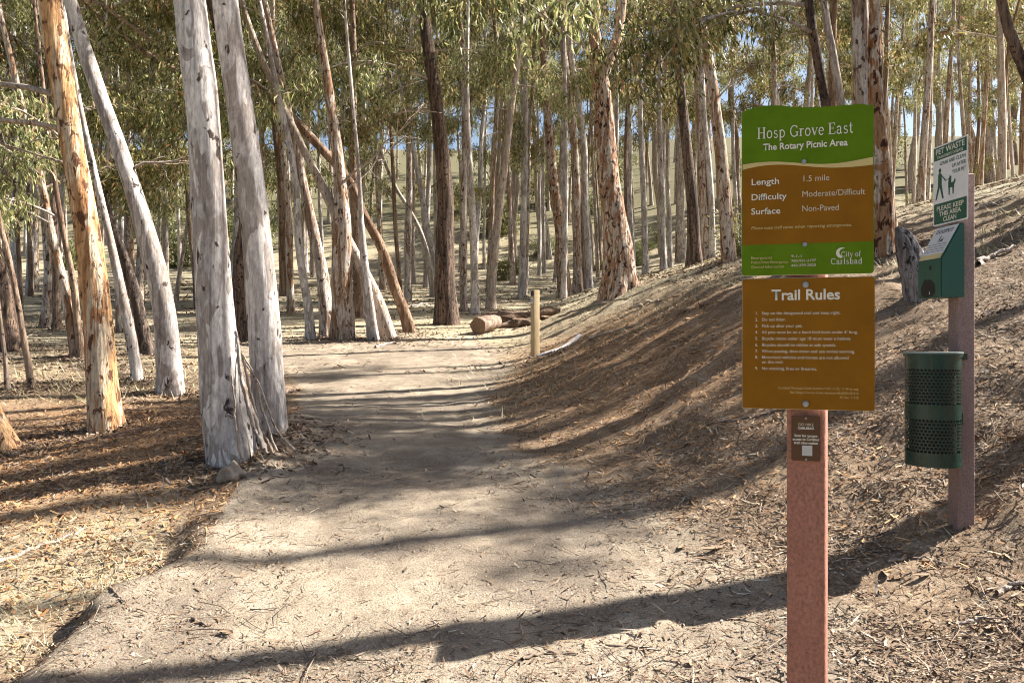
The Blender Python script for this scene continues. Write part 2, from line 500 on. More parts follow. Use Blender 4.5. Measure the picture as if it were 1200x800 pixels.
NB = 8
BOUGHS = []
for i in range(NB):
    lim, lv = bough_geo(100 + i, length=2.6 + .25 * i, rise=[.75, .5, .9, .35, .6, 1.0, .45, .2][i], droop=[.5, .8, .4, 1.0, .6, .5, 1.1, 1.2][i])
    BOUGHS.append((mesh_np("limb", *lim, M['tan'], True), mesh_np("foliage", *lv, M['leaf'])))
BOUGH_GEO = [bough_geo(300 + i, length=3.0, n_side=8, clusters=2, per=43, ls=1.25, rise=[.7, .4, .9, .2][i % 4], droop=[.5, .9, .4, 1.0][i % 4]) for i in range(6)]
# bare, dead limb
def bare_geo(seed):
    r = np.random.default_rng(seed)
    s = np.linspace(0, 1, 8)
    main = np.stack([s * 2.2, np.cumsum(r.normal(size=8)) * .06, 2.2 * (.35 * s) + np.cumsum(r.normal(size=8)) * .05], -1)
    tb = [tube_arrays(main, .028 * (1 - .8 * s) + .004, 5)]
    for q in range(7):
        p0 = main[r.integers(2, 8)]; d = np.array([r.uniform(.1, 1), r.uniform(-1, 1), r.uniform(-.6, .8)]) * r.uniform(.4, 1.0)
        ss = np.linspace(0, 1, 5)[:, None]
        tb.append(tube_arrays(p0 + d * ss + r.normal(size=(5, 3)) * .03 * ss, .010 * (1 - .7 * ss[:, 0]) + .002, 4))
    return join_arrays(tb)
BARE = [mesh_np("dead_limb", *bare_geo(60 + i), M['tan'], True) for i in range(3)]

def place_bough(parent, pos, az, sc, var, tilt=0.0, bare=False):
    if bare:
        return link("dead_limb", BARE[var % 3], parent, pos, (0, tilt, az), (sc, sc, sc))
    lm, fm = BOUGHS[var % NB]
    o = link("limb", lm, parent, pos, (0, tilt, az), (sc, sc, sc))
    link("foliage", fm, o)
    return o

GRP = "eucalyptus trees of the grove"
def trunk_mesh(P, R, bark, seed, sides=16, wob=.035, flare=.22):
    """P in metres relative to the base (0,0,0); the foot is sunk into the ground"""
    n = max(18, int(np.linalg.norm(P[-1] - P[0]) / .16))
    S = spline(np.column_stack([P, R]), n)
    pts = S[:, :3]; rad = np.maximum(S[:, 3], .01)
    r = np.random.default_rng(seed)
    s = np.concatenate([[0], np.cumsum(np.linalg.norm(np.diff(pts, axis=0), axis=1))])
    big = rad[0] > .07
    amp = rad[0] * (.25 if big else .1)
    pts = pts + np.stack([np.sin(s * .9 + r.uniform(0, 6)), np.sin(s * .8 + r.uniform(0, 6)), 0 * s], -1) * (amp * np.clip(s / 3, 0, 1))[:, None]
    rad = rad * (1 + .5 * flare * np.exp(-s / (1.6 * rad[0] + .05)))
    # rings just under the ground
    pts = np.vstack([pts[0] + np.array([0, 0, -.35]), pts]); rad = np.concatenate([[rad[0] * 1.12], rad])
    s2 = np.concatenate([[0], s])
    th = np.linspace(0, 2 * np.pi, sides, endpoint=False)
    foot = np.exp(-s2 / (2.2 * rad[1] + .06))[:, None]                       # uneven root flare
    m1, m2 = r.integers(2, 4), r.integers(4, 7)
    rm = 1 + foot * flare * (.55 * np.cos(m1 * th + r.uniform(0, 6)) + .45 * np.cos(m2 * th + r.uniform(0, 6)) + .35)[None, :]
    fa = {'pale': .02, 'orange': .035, 'peeling': .085, 'dark': .07, 'mottled': .04, 'brown': .04, 'tan': .025}.get(bark, .03)
    cy = vnoise((np.cos(th) * 2.6)[None, :] + 5 + 0 * s2[:, None], (np.sin(th) * 2.6)[None, :] + s2[:, None] * 2.2, seed % 97) - .5
    rm = rm * (1 + 2 * fa * cy)
    V, Qd = tube_arrays(pts, rad, sides, wob=wob, seed=seed, rm=rm)
    return mesh_np("trunk", V, Qd, M[bark], True), pts, rad, s

def make_tree(label, bark, trace, height=17.0, boughs=(), n_auto=6, auto_from=None, lean_y=0.0, group=GRP, d=None, sc=(.8, 1.4), seed=None, wob=.035, flare=.22, base=None):
    """trace: [(px, py, width px), ...] from the foot upwards; distance comes from where the foot meets the ground"""
    seed = seed if seed is not None else int(abs(trace[0][0] * 13 + trace[0][1] * 7))
    r = random.Random(seed)
    if base is not None:
        bx, by = base; bz = gz(bx, by)
    elif d is None:
        bx, by, bz = ground_hit(trace[0][0], trace[0][1])
    else:
        bx, by = (trace[0][0] - HX) / F * d, d; bz = gz(bx, by)
    dd = by
    P = []; R = []
    for i, (px, py, w) in enumerate(trace):
        p = at(px, py, dd)
        if i == 0: p = Vector((bx, by, bz))
        p = p - Vector((bx, by, bz))
        yy = lean_y * max(p.z, 0)
        k = (dd + yy) / dd
        q = at(px, py, dd + yy) - Vector((bx, by, bz)) if i else Vector((0, 0, 0))
        P.append((q.x, q.y, q.z)); R.append(w / F * (dd + yy) / 2)
    last = np.array(P[-1]); prev = np.array(P[-2]); dirv = (last - prev) / (np.linalg.norm(last - prev) + 1e-9)
    hh = max(height, last[2] + 3.0)
    rem = hh - last[2]; steps = 4
    cur = last.copy(); rl = R[-1]
    for i in range(steps):
        dirv = dirv * .8 + np.array([r.uniform(-.05, .05), r.uniform(-.05, .05), 1.0]) * .25; dirv /= np.linalg.norm(dirv)
        cur = cur + dirv * rem / steps / max(.4, dirv[2]); P.append(tuple(cur)); R.append(max(.02, rl * (1 - .8 * (i + 1) / steps)))
    P = np.array(P); R = np.array(R)
    t = thing("eucalyptus_tree", label, "tree", (bx, by, bz), 0, group)
    me, pts, rad, s = trunk_mesh(P, R, bark, seed, sides=(30 if R[0] > .12 else 14) if dd < 26 else 9, wob=wob, flare=flare)
    link("trunk", me, t)
    pts = pts[1:]
    z_top_frame = CAM_H + HY / F * dd - bz
    lo = auto_from if auto_from is not None else max(z_top_frame * .95, hh * .5)
    if auto_from is None: n_auto = (n_auto + 1) // 2
    hi = hh
    def on_trunk(z):
        i = int(np.argmin(np.abs(pts[:, 2] - z))); return pts[i]
    for i in range(n_auto):
        z = lo + (hi - lo) * (i + r.uniform(.1, .9)) / n_auto
        p = on_trunk(min(z, hi - .1))
        place_bough(t, tuple(p), r.uniform(0, 6.28), r.uniform(*sc), r.randrange(NB), r.uniform(-.25, .25))
    for b in boughs:      # (px, py, azimuth degrees, scale, variant, tilt[, bare])
        pz = (CAM_H + (HY - b[1]) / F * dd) - bz
        p = on_trunk(pz)
        place_bough(t, tuple(p), math.radians(b[2]), b[3], b[4], b[5], len(b) > 6)
    return t

# ------------------------------------------------------------------ the trees one can follow in the photograph
T = make_tree
tree_big = T("largest pale grey trunk in the left foreground with bark strips peeling at its foot", 'pale', [(272, 537, 54), (262, 470, 47), (256, 400, 43), (244, 250, 39), (232, 120, 37), (218, 0, 35)], height=15, n_auto=5, flare=.12)
T("pale grey trunk standing just behind the largest one, leaning left, cavity at its foot", 'pale', [(317, 506, 38), (313, 430, 37), (311, 380, 37), (302, 250, 33), (285, 120, 30), (264, 0, 29)], height=15, n_auto=5, flare=.15)
T("orange tan peeling trunk with dark scars in the left foreground", 'orange', [(124, 503, 36), (118, 440, 33), (110, 340, 31), (91, 200, 26), (76, 100, 26), (62, 0, 26)], height=14, n_auto=4, boughs=[(92, 190, 170, .55, 0, .1, 1), (92, 110, 175, .9, 6, .2), (90, 150, 200, .8, 3, .2)])
T("slim pale trunk leaning left, crossing behind the orange trunk at the top", 'pale', [(200, 461, 29), (197, 420, 27), (187, 340, 25), (151, 200, 19), (117, 100, 17), (84, 0, 15)], height=13, n_auto=4, boughs=[(150, 195, 20, .6, 1, .1, 1)])
T("thin white trunk leaning left between the orange and the slim leaning trunk", 'pale', [(161, 446, 12), (155, 405, 12), (147, 365, 12), (132, 290, 9), (112, 200, 7), (85, 80, 6)], height=10, n_auto=4, boughs=[(110, 200, 150, .8, 2, .2)])
T("dark shaded trunk leaning left behind the thin white one", 'dark', [(174, 415, 15), (165, 375, 14), (156, 335, 13), (140, 285, 10), (118, 225, 8)], height=10, n_auto=5)
T("white mottled trunk leaning left, between the orange trunk and the brown pair", 'mottled', [(89, 418, 13), (84, 380, 12), (77, 340, 11), (60, 270, 9), (44, 200, 8), (20, 110, 7)], height=12, n_auto=5, boughs=[(50, 225, 30, .8, 0, .2), (45, 200, 190, .9, 5, .2), (30, 150, 60, .9, 4, .0), (58, 262, 200, .7, 2, .3)])
T("slim brown trunk tucked beside the white mottled one at left", 'brown', [(95, 419, 9), (90, 370, 8), (86, 330, 8), (72, 260, 6), (60, 180, 5)], height=11, n_auto=5, boughs=[(72, 260, 230, .7, 1, .1)])
T("thin grey sapling leaning left near the left edge", 'brown', [(37, 455, 8), (30, 410, 7), (20, 350, 6), (10, 300, 6), (-2, 250, 5)], height=8, n_auto=3)
T("thinnest upright grey sapling at the left edge", 'brown', [(9, 458, 7), (6, 420, 5), (1, 380, 5), (-5, 330, 5)], height=7, n_auto=2)
T("dark trunk half cut by the left edge of the picture", 'dark', [(14, 411, 22), (8, 375, 20), (4, 340, 18), (-10, 270, 15), (-25, 200, 12)], height=12, n_auto=5)
T("tan cut-off looking trunk base leaning out of the left edge", 'orange', [(8, 527, 24), (-6, 490, 20), (-24, 440, 18), (-50, 350, 15)], height=12, n_auto=3)
T("pale distant trunk, left one of a pair at far left", 'mottled', [(53, 384, 12), (55, 350, 10), (56, 310, 9), (52, 250, 8)], height=13, n_auto=6, auto_from=3.5)
T("red brown distant trunk, right one of a pair at far left", 'brown', [(66, 386, 10), (66, 345, 9), (66, 300, 8), (62, 230, 7)], height=13, n_auto=6, auto_from=3.5)
T("short distant trunk in the open far left, lit on its right side", 'brown', [(36, 347, 6), (36, 320, 5), (35, 290, 5)], height=12, n_auto=6, auto_from=3.0)
T("white thin trunk between the leaning pale trunk and the thin white one", 'mottled', [(139, 389, 7), (138, 350, 6), (134, 300, 6), (130, 240, 5)], height=13, n_auto=6, auto_from=4.5)
T("tan straight trunk far behind, left of the largest pale trunk", 'tan', [(194, 335, 8), (194, 270, 7), (194, 200, 6), (195, 120, 5)], height=17, n_auto=6, auto_from=5)
T("tan far trunk leaning right, just left of the largest pale trunk", 'tan', [(206, 352, 6), (211, 320, 5), (217, 280, 4), (222, 230, 4)], height=15, n_auto=5, auto_from=6)
T("dark brown trunk showing in the gap between the two big pale trunks", 'dark', [(286, 400, 13), (280, 350, 13), (279, 300, 12), (287, 240, 11), (280, 120, 9), (255, 40, 8)], height=15, n_auto=6)
T("white trunk far behind in the gap between the two big pale trunks", 'pale', [(276, 352, 8), (275, 300, 8), (278, 240, 7), (280, 180, 6)], height=17, n_auto=6, auto_from=7)
T("red brown trunk right of the second big pale trunk", 'brown', [(332, 347, 8), (331, 300, 8), (330, 240, 7), (324, 170, 7), (318, 90, 6)], height=17, n_auto=6, auto_from=6)
T("white trunk close behind the red brown one", 'mottled', [(341, 366, 9), (340, 310, 8), (338, 250, 8), (331, 180, 7)], height=16, n_auto=6, auto_from=6)
T("pale bent trunk, first of the cluster left of the trail", 'pale', [(364, 398, 11), (361, 360, 10), (354, 315, 9), (350, 270, 9), (349, 230, 8), (340, 170, 7), (325, 110, 6)], height=15, n_auto=5)
T("dark blotched trunk leaning left, second of the cluster left of the trail", 'mottled', [(384, 395, 16), (381, 350, 15), (377, 310, 13), (366, 260, 12), (354, 210, 10), (335, 130, 9)], height=15, n_auto=5)
T("stout whitish forked trunk in the middle of the cluster left of the trail", 'mottled', [(401, 397, 26), (402, 350, 23), (403, 300, 22), (402, 255, 20), (396, 205, 15), (386, 140, 12), (378, 60, 9)], height=16, n_auto=4,
  boughs=[(398, 215, 0, 1.0, 5, -.4, 1), (400, 225, 30, .8, 5, -.5, 1)])
T("rust brown straight trunk behind the leaning trunks of the cluster", 'brown', [(420, 372, 12), (419, 330, 11), (418, 280, 10), (416, 200, 9)], height=16, n_auto=6, auto_from=7)
T("short visible white trunk partly hidden by the brown leaning trunk", 'pale', [(437, 398, 14), (433, 360, 12), (429, 320, 10), (424, 265, 7), (420, 210, 5), (412, 120, 4)], height=14, n_auto=4)
T("brown trunk leaning strongly left, beside the arching one", 'tan', [(455, 396, 16), (445, 360, 15), (430, 325, 14), (408, 280, 12), (386, 232, 11), (350, 165, 9), (318, 100, 8), (295, 40, 6)], height=12, n_auto=4)
T("long arching grey brown trunk sweeping to the upper left over the trail", 'brown', [(480, 389, 14), (472, 362, 13), (462, 335, 12), (448, 290, 11), (430, 255, 10), (410, 212, 10), (372, 170, 10), (330, 128, 10), (290, 95, 9), (245, 92, 8), (205, 82, 8), (145, 42, 6), (95, 0, 5)], height=10, n_auto=4, flare=.2)
T("thin white trunk leaning left, left of the tall dark trunk", 'pale', [(515, 352, 8), (510, 310, 7), (500, 260, 7), (490, 210, 6), (484, 180, 5), (475, 130, 4)], height=15, n_auto=6, auto_from=7)
T("thin bent trunk close to the thin white leaning one", 'tan', [(508, 348, 7), (502, 310, 6), (494, 275, 6), (480, 245, 5), (462, 215, 4)], height=13, n_auto=5, auto_from=6)
T("tall dark rough barked trunk in the centre, standing left of the log", 'dark', [(523, 380, 25), (522, 330, 22), (520, 260, 20), (516, 190, 17), (511, 100, 15), (497, 0, 13)], height=17, n_auto=5, boughs=[(515, 130, 160, 1.0, 3, .2), (512, 100, 200, 1.1, 6, .1), (512, 60, 20, .9, 1, .2)])
T("greyish trunk, left one of the pair right of the tall dark trunk", 'mottled', [(543, 364, 9), (543, 310, 8), (543, 250, 8), (546, 170, 7), (542, 90, 6)], height=17, n_auto=6)
T("white trunk, right one of the pair right of the tall dark trunk", 'pale', [(557, 368, 10), (556, 320, 9), (553, 260, 8), (550, 200, 7), (548, 110, 6)], height=17, n_auto=6)
T("slim tan trunk leaning right, rising behind the log", 'tan', [(575, 362, 11), (578, 320, 10), (583, 270, 10), (588, 210, 9), (597, 140, 8), (607, 80, 7)], height=15, n_auto=5, boughs=[(603, 100, 10, .8, 3, .3), (598, 130, 170, .7, 6, .2), (588, 215, 190, .45, 7, .3)])
T("tan trunk, left of a far pair behind the marker post", 'tan', [(598, 312, 6), (600, 260, 6), (602, 200, 6), (605, 120, 5)], height=18, n_auto=7, auto_from=8)
T("tan trunk, right of a far pair behind the marker post", 'tan', [(604, 314, 6), (603, 270, 6), (606, 215, 5), (604, 150, 5)], height=18, n_auto=7, auto_from=8)
T("white straight trunk standing alone above the marker post", 'pale', [(616, 329, 8), (615, 260, 7), (614, 180, 6), (613, 90, 5), (612, 0, 5)], height=19, n_auto=6)
T("far tan trunk just right of the white one above the marker post", 'tan', [(634, 304, 6), (631, 260, 5), (629, 215, 5), (626, 140, 5)], height=18, n_auto=7, auto_from=7)
T("far pale trunk leaning left, between the white one and the red brown pair", 'pale', [(643, 303, 8), (640, 270, 7), (634, 220, 7), (626, 150, 6)], height=18, n_auto=7, auto_from=8)
T("red brown trunk leaning left, left one of the group before the big peeling trunk", 'peeling', [(662, 348, 16), (658, 300, 14), (653, 240, 13), (647, 180, 11), (638, 110, 9), (636, 40, 8)], height=16, n_auto=5, boughs=[(637, 60, 200, .8, 6, .2)])
T("mottled trunk in the middle of the group left of the big peeling trunk", 'mottled', [(677, 342, 11), (677, 290, 10), (676, 230, 10), (671, 160, 9), (664, 80, 8), (655, 20, 7)], height=16, n_auto=6)
T("white slim trunk next to the big peeling trunk, on its left", 'pale', [(690, 338, 10), (689, 290, 9), (687, 240, 8), (684, 180, 8), (676, 110, 7), (668, 40, 6)], height=17, n_auto=6)
tree_peel = T("big rust and white peeling trunk that forks into an orange limb, right of centre", 'peeling', [(728, 340, 37), (726, 300, 32), (723, 260, 28), (715, 190, 24), (706, 120, 21), (698, 75, 18), (692, 35, 13), (688, 0, 11)], height=16, n_auto=4, wob=.05)
T("thin white trunk just right of the big peeling trunk", 'pale', [(742, 322, 7), (740, 270, 6), (738, 200, 6), (737, 110, 5), (737, 30, 5)], height=18, n_auto=6)
T("pale tan far trunk in the middle between the big peeling trunk and the dark group", 'tan', [(776, 299, 9), (773, 250, 8), (769, 200, 7), (766, 150, 7), (762, 70, 6)], height=18, n_auto=7, auto_from=9)
T("grey white trunk at the left of the group before the sign", 'pale', [(800, 307, 11), (799, 260, 10), (797, 200, 9), (797, 120, 8), (800, 40, 7)], height=17, n_auto=6)
T("dark trunk in the group left of the green sign", 'dark', [(814, 310, 16), (812, 260, 14), (808, 200, 12), (803, 140, 11), (795, 70, 10), (788, 0, 9)], height=17, n_auto=5)
T("whitish trunk with a rusty scar right of the dark one near the sign", 'mottled', [(826, 305, 12), (825, 250, 11), (823, 190, 10), (822, 120, 9), (824, 40, 8)], height=17, n_auto=6)
T("thin white trunk behind the rusty scarred one near the sign", 'pale', [(835, 302, 9), (833, 250, 8), (830, 190, 7), (826, 130, 6)], height=17, n_auto=6)
T("tall pale brown trunk leaning left, close to the sign's left edge", 'mottled', [(854, 306, 17), (851, 250, 15), (846, 190, 14), (837, 130, 13), (828, 70, 13), (817, 0, 12)], height=17, n_auto=5, boughs=[(836, 120, -10, .6, 0, -.4, 1)])
T("brown trunk touching the left edge of the green sign", 'brown', [(868, 292, 10), (866, 240, 9), (862, 180, 8), (858, 110, 7), (860, 30, 6)], height=17, n_auto=6)
T("dark trunk leaning left, rising above the middle of the green sign", 'dark', [(990, 292, 15), (981, 200, 13), (969, 125, 11), (956, 60, 11), (946, 0, 10)], height=16, n_auto=5, boughs=[(948, 10, 170, .9, 3, .2), (950, 40, 200, .8, 6, .2)])
T("pale slim trunk leaning left, rising above the sign's right half", 'tan', [(1000, 290, 12), (994, 200, 11), (985, 125, 10), (975, 60, 9), (966, 0, 8)], height=16, n_auto=5)
T("broad pale trunk with dark streaks behind the sign's upper right corner", 'mottled', [(1024, 295, 26), (1016, 200, 22), (1012, 125, 21), (1011, 60, 20), (1010, 0, 18)], height=16, n_auto=4, d=12.6)
T("rusty brown peeling trunk rising right of the green sign", 'peeling', [(1037, 300, 28), (1036, 250, 26), (1033, 190, 23), (1028, 120, 18), (1025, 60, 15), (1023, 0, 14)], height=16, n_auto=4, wob=.05)
T("tan crooked slim trunk leaning right, just right of the rusty peeling one", 'tan', [(1043, 232, 9), (1047, 180, 8), (1055, 120, 7), (1061, 75, 7), (1068, 30, 6)], height=15, n_auto=5, boughs=[(1062, 60, 20, .7, 1, .1)])
T("thin grey trunk leaning right, left of the pet waste sign", 'tan', [(1066, 222, 7), (1072, 160, 7), (1079, 100, 6), (1087, 50, 5), (1092, 0, 5)], height=16, n_auto=5)
T("grey trunk rising from behind the pet waste sign", 'tan', [(1112, 222, 13), (1104, 170, 12), (1098, 100, 11), (1093, 40, 10), (1090, 0, 10)], height=16, n_auto=5)
T("slim pale trunk directly above the pet waste post", 'mottled', [(1139, 212, 12), (1136, 160, 10), (1131, 100, 9), (1127, 50, 8), (1123, 0, 8)], height=16, n_auto=5)
T("dark and pale forked trunk right of the pet waste sign", 'mottled', [(1160, 213, 12), (1158, 150, 11), (1156, 90, 10), (1156, 60, 9), (1152, 0, 8)], height=16, n_auto=5, boughs=[(1157, 65, 10, .6, 0, -.5, 1)])
T("orange brown straight trunk near the right edge on the hill crest", 'orange', [(1177, 198, 10), (1177, 140, 9), (1177, 60, 9), (1178, 0, 8)], height=16, n_auto=5)
T("brown trunk beside the orange one near the right edge", 'brown', [(1188, 193, 9), (1187, 130, 8), (1185, 70, 8), (1182, 0, 7)], height=16, n_auto=5)
T("dark diagonal trunk leaning in from the right edge", 'dark', [(1262, 250, 17), (1230, 160, 15), (1200, 85, 13), (1184, 45, 12), (1172, 0, 10)], height=13, n_auto=4)

T("leafy young eucalyptus with low foliage at the left edge", 'brown', [(24, 372, 6), (24, 330, 5), (20, 260, 5), (15, 180, 4)], height=11, n_auto=9, auto_from=2.4, sc=(.7, 1.0))
T("leafy young eucalyptus with low foliage behind the orange trunk", 'brown', [(108, 368, 6), (110, 320, 5), (112, 260, 4), (118, 180, 4)], height=11, n_auto=8, auto_from=3.0, sc=(.7, 1.0))
T("leafy young eucalyptus with low foliage left of the largest pale trunk", 'brown', [(230, 362, 6), (228, 320, 5), (222, 260, 4), (216, 190, 4)], height=11, n_auto=8, auto_from=3.4, sc=(.7, 1.0))
T("leafy young eucalyptus hanging behind the arching trunk", 'brown', [(470, 362, 6), (468, 320, 5), (462, 250, 5), (458, 150, 4)], height=12, n_auto=9, auto_from=3.6, sc=(.7, 1.0))

# orange fork of the big peeling tree
def limb_on(parent, trace, d, bark, name="limb"):
    b = parent.location
    P = [np.array(at(px, py, d) - b) for px, py, w in trace]; R = [w / F * d / 2 for _, _, w in trace]
    S = spline(np.column_stack([P, R]), 26)
    V_, Q_ = tube_arrays(S[:, :3], S[:, 3], 12, wob=.02, seed=5)
    return link(name, mesh_np(name, V_, Q_, M[bark], True), parent)
o = limb_on(tree_peel, [(703, 100, 12), (711, 78, 13), (720, 55, 12), (727, 25, 10), (730, -5, 9), (735, -60, 7), (750, -140, 4)], tree_peel.location.y, 'orange')
tag(o, "smooth orange limb of the fork")

# strips of bark hanging at the foot of the biggest trunk
def strip(parent, pts, w):
    b = parent.location
    S = spline(np.array([np.array(at(px, py, d) - b) for px, py, d in pts]), 14)
    rs = np.random.default_rng(int(w * 1e4) + int(pts[0][0]))
    S = spline(S, 30); S[1:] += np.cumsum(rs.normal(size=(29, 3)), axis=0) * .0035
    th_ = np.linspace(0, 2 * np.pi, 6, endpoint=False)
    rm_ = np.where(np.abs(np.cos(th_ + .6)) > .6, 1.7, .45)[None, :] * (1 + .5 * (rs.random((30, 1)) - .5)) * np.linspace(.9, 1.15, 30)[:, None]
    V_, Q_ = tube_arrays(S, np.full(30, w), 6, rm=rm_)
    return link("bark_strip", mesh_np("bark_strip", V_, Q_, M['tan'], True), parent)
D0 = tree_big.location.y
for pts, w in (([(276, 388, D0 - .12), (281, 430, D0 - .14), (292, 480, D0 - .2), (300, 532, D0 - .3)], .010),
               ([(279, 400, D0 - .10), (287, 450, D0 - .14), (302, 500, D0 - .2), (314, 533, D0 - .3)], .014),
               ([(280, 410, D0 - .08), (291, 455, D0 - .12), (306, 500, D0 - .15), (318, 531, D0 - .25)], .009),
               ([(283, 415, D0), (301, 447, D0 - .05), (310, 485, D0 - .1), (328, 530, D0 - .2)], .007),
               ([(284, 418, D0 + .02), (305, 452, D0), (322, 500, D0), (346, 534, D0 - .1)], .006),
               ([(271, 440, D0 - .21), (273, 480, D0 - .24), (281, 536, D0 - .28)], .006),
               ([(277, 395, D0 - .12), (284, 445, D0 - .16), (297, 500, D0 - .22), (308, 533, D0 - .3)], .012)):
    strip(tree_big, pts, w)

# ------------------------------------------------------------------ more of the grove: farther rows, and the rows to the right that throw the shadows
def far_variant(seed, bark):
    r = np.random.default_rng(seed)
    H = r.uniform(17, 22)
    k = 8; s = np.linspace(0, 1, k)
    P = np.stack([np.cumsum(r.normal(size=k)) * .22 * s + r.uniform(-1.5, 1.5) * s, np.cumsum(r.normal(size=k)) * .2 * s, s * H], -1)
    R = (.15 + .05 * r.random()) * (1 - .75 * s)
    S = spline(np.column_stack([P, R]), 26)
    pts = np.vstack([S[0, :3] - [0, 0, .4], S[:, :3]]); rad = np.concatenate([[R[0] * 1.3], S[:, 3]]); rad[1] *= 1.25
    tubes = [tube_arrays(pts, rad, 8, wob=.04, seed=seed)]
    leaves = []
    lo0 = [5.5, 10.5, 7.5, 11.5, 6.0, 9.5, 8.5][seed % 7]; nb = 9
    for i in range(nb):
        z = lo0 + (H - lo0 - .2) * ((i + r.uniform(.1, .9)) / nb)
        p = S[np.argmin(np.abs(S[:, 2] - z)), :3]
        lim, lv = BOUGH_GEO[r.integers(6)]
        a = r.uniform(0, 6.28); sc = r.uniform(.75, 1.35)
        c, n_ = math.cos(a), math.sin(a)
        Rm = np.array([[c, -n_, 0], [n_, c, 0], [0, 0, 1.0]]) * sc
        tubes.append((lim[0] @ Rm.T + p, lim[1])); leaves.append((lv[0] @ Rm.T + p, lv[1]))
    return mesh_np("trunk", *join_arrays(tubes), M[bark], True), mesh_np("crown", *join_arrays(leaves), M['leaf'])
FAR = [far_variant(700 + i, b) for i, b in enumerate(['tan', 'pale', 'pale', 'mottled', 'tan', 'mottled', 'brown'])]

def put_far(x, y, var, rz, sc, label, group):
    t = thing("eucalyptus_tree", label, "tree", (x, y, gz(x, y)), rz, group)
    t.scale = (sc, sc, sc)
    tm, cm = FAR[var % len(FAR)]
    link("trunk", tm, t); link("crown", cm, t)
    return t

FBARK = ['tan', 'pale', 'light grey', 'mottled', 'light tan', 'whitish', 'brown']
ZONES = [(0, "beyond the left edge of the picture"), (60, "at the far left edge"), (125, "behind the orange trunk"), (200, "behind the slim leaning trunk"), (290, "behind the largest pale trunk"), (370, "right of the second big pale trunk"), (440, "behind the cluster left of the trail"), (505, "behind the arching trunk"), (560, "behind the tall dark trunk"), (610, "above the sawn log"), (660, "above the marker post"), (705, "behind the group left of the big peeling trunk"), (760, "behind the big peeling trunk"), (830, "behind the dark trunks left of the sign"), (870, "at the left edge of the green sign"), (945, "above the left half of the green sign"), (1025, "above the right half of the green sign"), (1090, "between the green sign and pet waste sign"), (1140, "behind the pet waste sign"), (1200, "at the right edge on the hill"), (9999, "beyond the right edge of the picture")]
rr = random.Random(5)
placed = []
tries = 0
while len(placed) < 168 and tries < 9000:
    tries += 1
    y = rr.uniform(31, 84) if len(placed) < 112 else rr.uniform(66, 118); x = y * rr.uniform(-.69, .69)
    if any((x - a) ** 2 + (y - b) ** 2 < 5.5 for a, b in placed): continue
    placed.append((x, y))
n_main = len(placed); tries = 0
while len(placed) < n_main + 48 and tries < 4000:      # slim pale trunks with high crowns, close behind the first rows
    tries += 1
    y = rr.uniform(33, 62); x = y * rr.uniform(-.70, .62)
    if any((x - a) ** 2 + (y - b) ** 2 < 2.2 for a, b in placed): continue
    placed.append((x, y))
for i, (x, y) in enumerate(placed):
    v_ = rr.randrange(7) if i < n_main else rr.choice((1, 3, 1)); fpx = HX + F * x / y
    ph = next((p for lim_, p in ZONES if fpx < lim_), ZONES[-1][1])
    dist = "nearer" if y < 50 else ("distant" if y < 78 else "farthest")
    put_far(x, y, v_, rr.uniform(0, 6.28), rr.uniform(.8, 1.15), f"{dist} background eucalyptus with {FBARK[v_]} trunk {ph}", "far rows of eucalyptus trees")

# trees on the bank beyond the right edge of the picture (their shadows cross the trail)
def side_tree(x, y, bark, H, r0, lean=(0, 0), n=4, lo=.55, sc=(.8, 1.2), seed=1, hi=1.0):
    r = random.Random(seed)
    t = thing("eucalyptus_tree", "tall eucalyptus on the bank past the right edge, throwing its shadow over the trail", "tree", (x, y, gz(x, y)), 0, "eucalyptus trees past the right edge")
    P = np.array([(0, 0, 0), (lean[0] * .3, lean[1] * .3, H * .3), (lean[0] * .65, lean[1] * .65, H * .65), (lean[0], lean[1], H)], float)
    R = np.array([r0, r0 * .8, r0 * .55, r0 * .15])
    me, pts, rad, s = trunk_mesh(P, R, bark, seed, sides=10)
    link("trunk", me, t)
    for i in range(n):
        z = H * (lo + (hi - lo) * (i + r.uniform(.1, .9)) / n)
        p = pts[np.argmin(np.abs(pts[:, 2] - z))]
        place_bough(t, tuple(p), r.uniform(0, 6.28), r.uniform(*sc), r.randrange(NB), r.uniform(-.2, .2))
    return t
side_tree(7.4, 5.95, 'pale', 17, .11, (0.6, .3), 3, .75, seed=31)
for i, (x, y, H, n) in enumerate([(8.2, 9.5, 14, 6), (9.4, 11.3, 15, 5), (11.5, 12.9, 17, 4), (13.5, 11.4, 18, 2), (15.5, 13.2, 18, 1), (12.8, 14.0, 16, 2), (17.5, 11.0, 17, 1), (19.0, 16.5, 18, 2), (22.0, 14.0, 18, 1), (16.0, 17.8, 16, 2), (21.0, 20.5, 17, 2), (25.0, 18.0, 18, 2), (24.5, 25.0, 18, 2), (28.5, 22.5, 18, 2)]):
    side_tree(x, y, ['pale', 'mottled', 'brown', 'tan'][i % 4], H, random.Random(i).uniform(.11, .2), (random.Random(i + 50).uniform(-1, 1), random.Random(i + 90).uniform(-1, 1)), n, .22 if n > 3 else .6, (.6, .95), seed=200 + i, hi=.42 if n > 3 else 1.0)

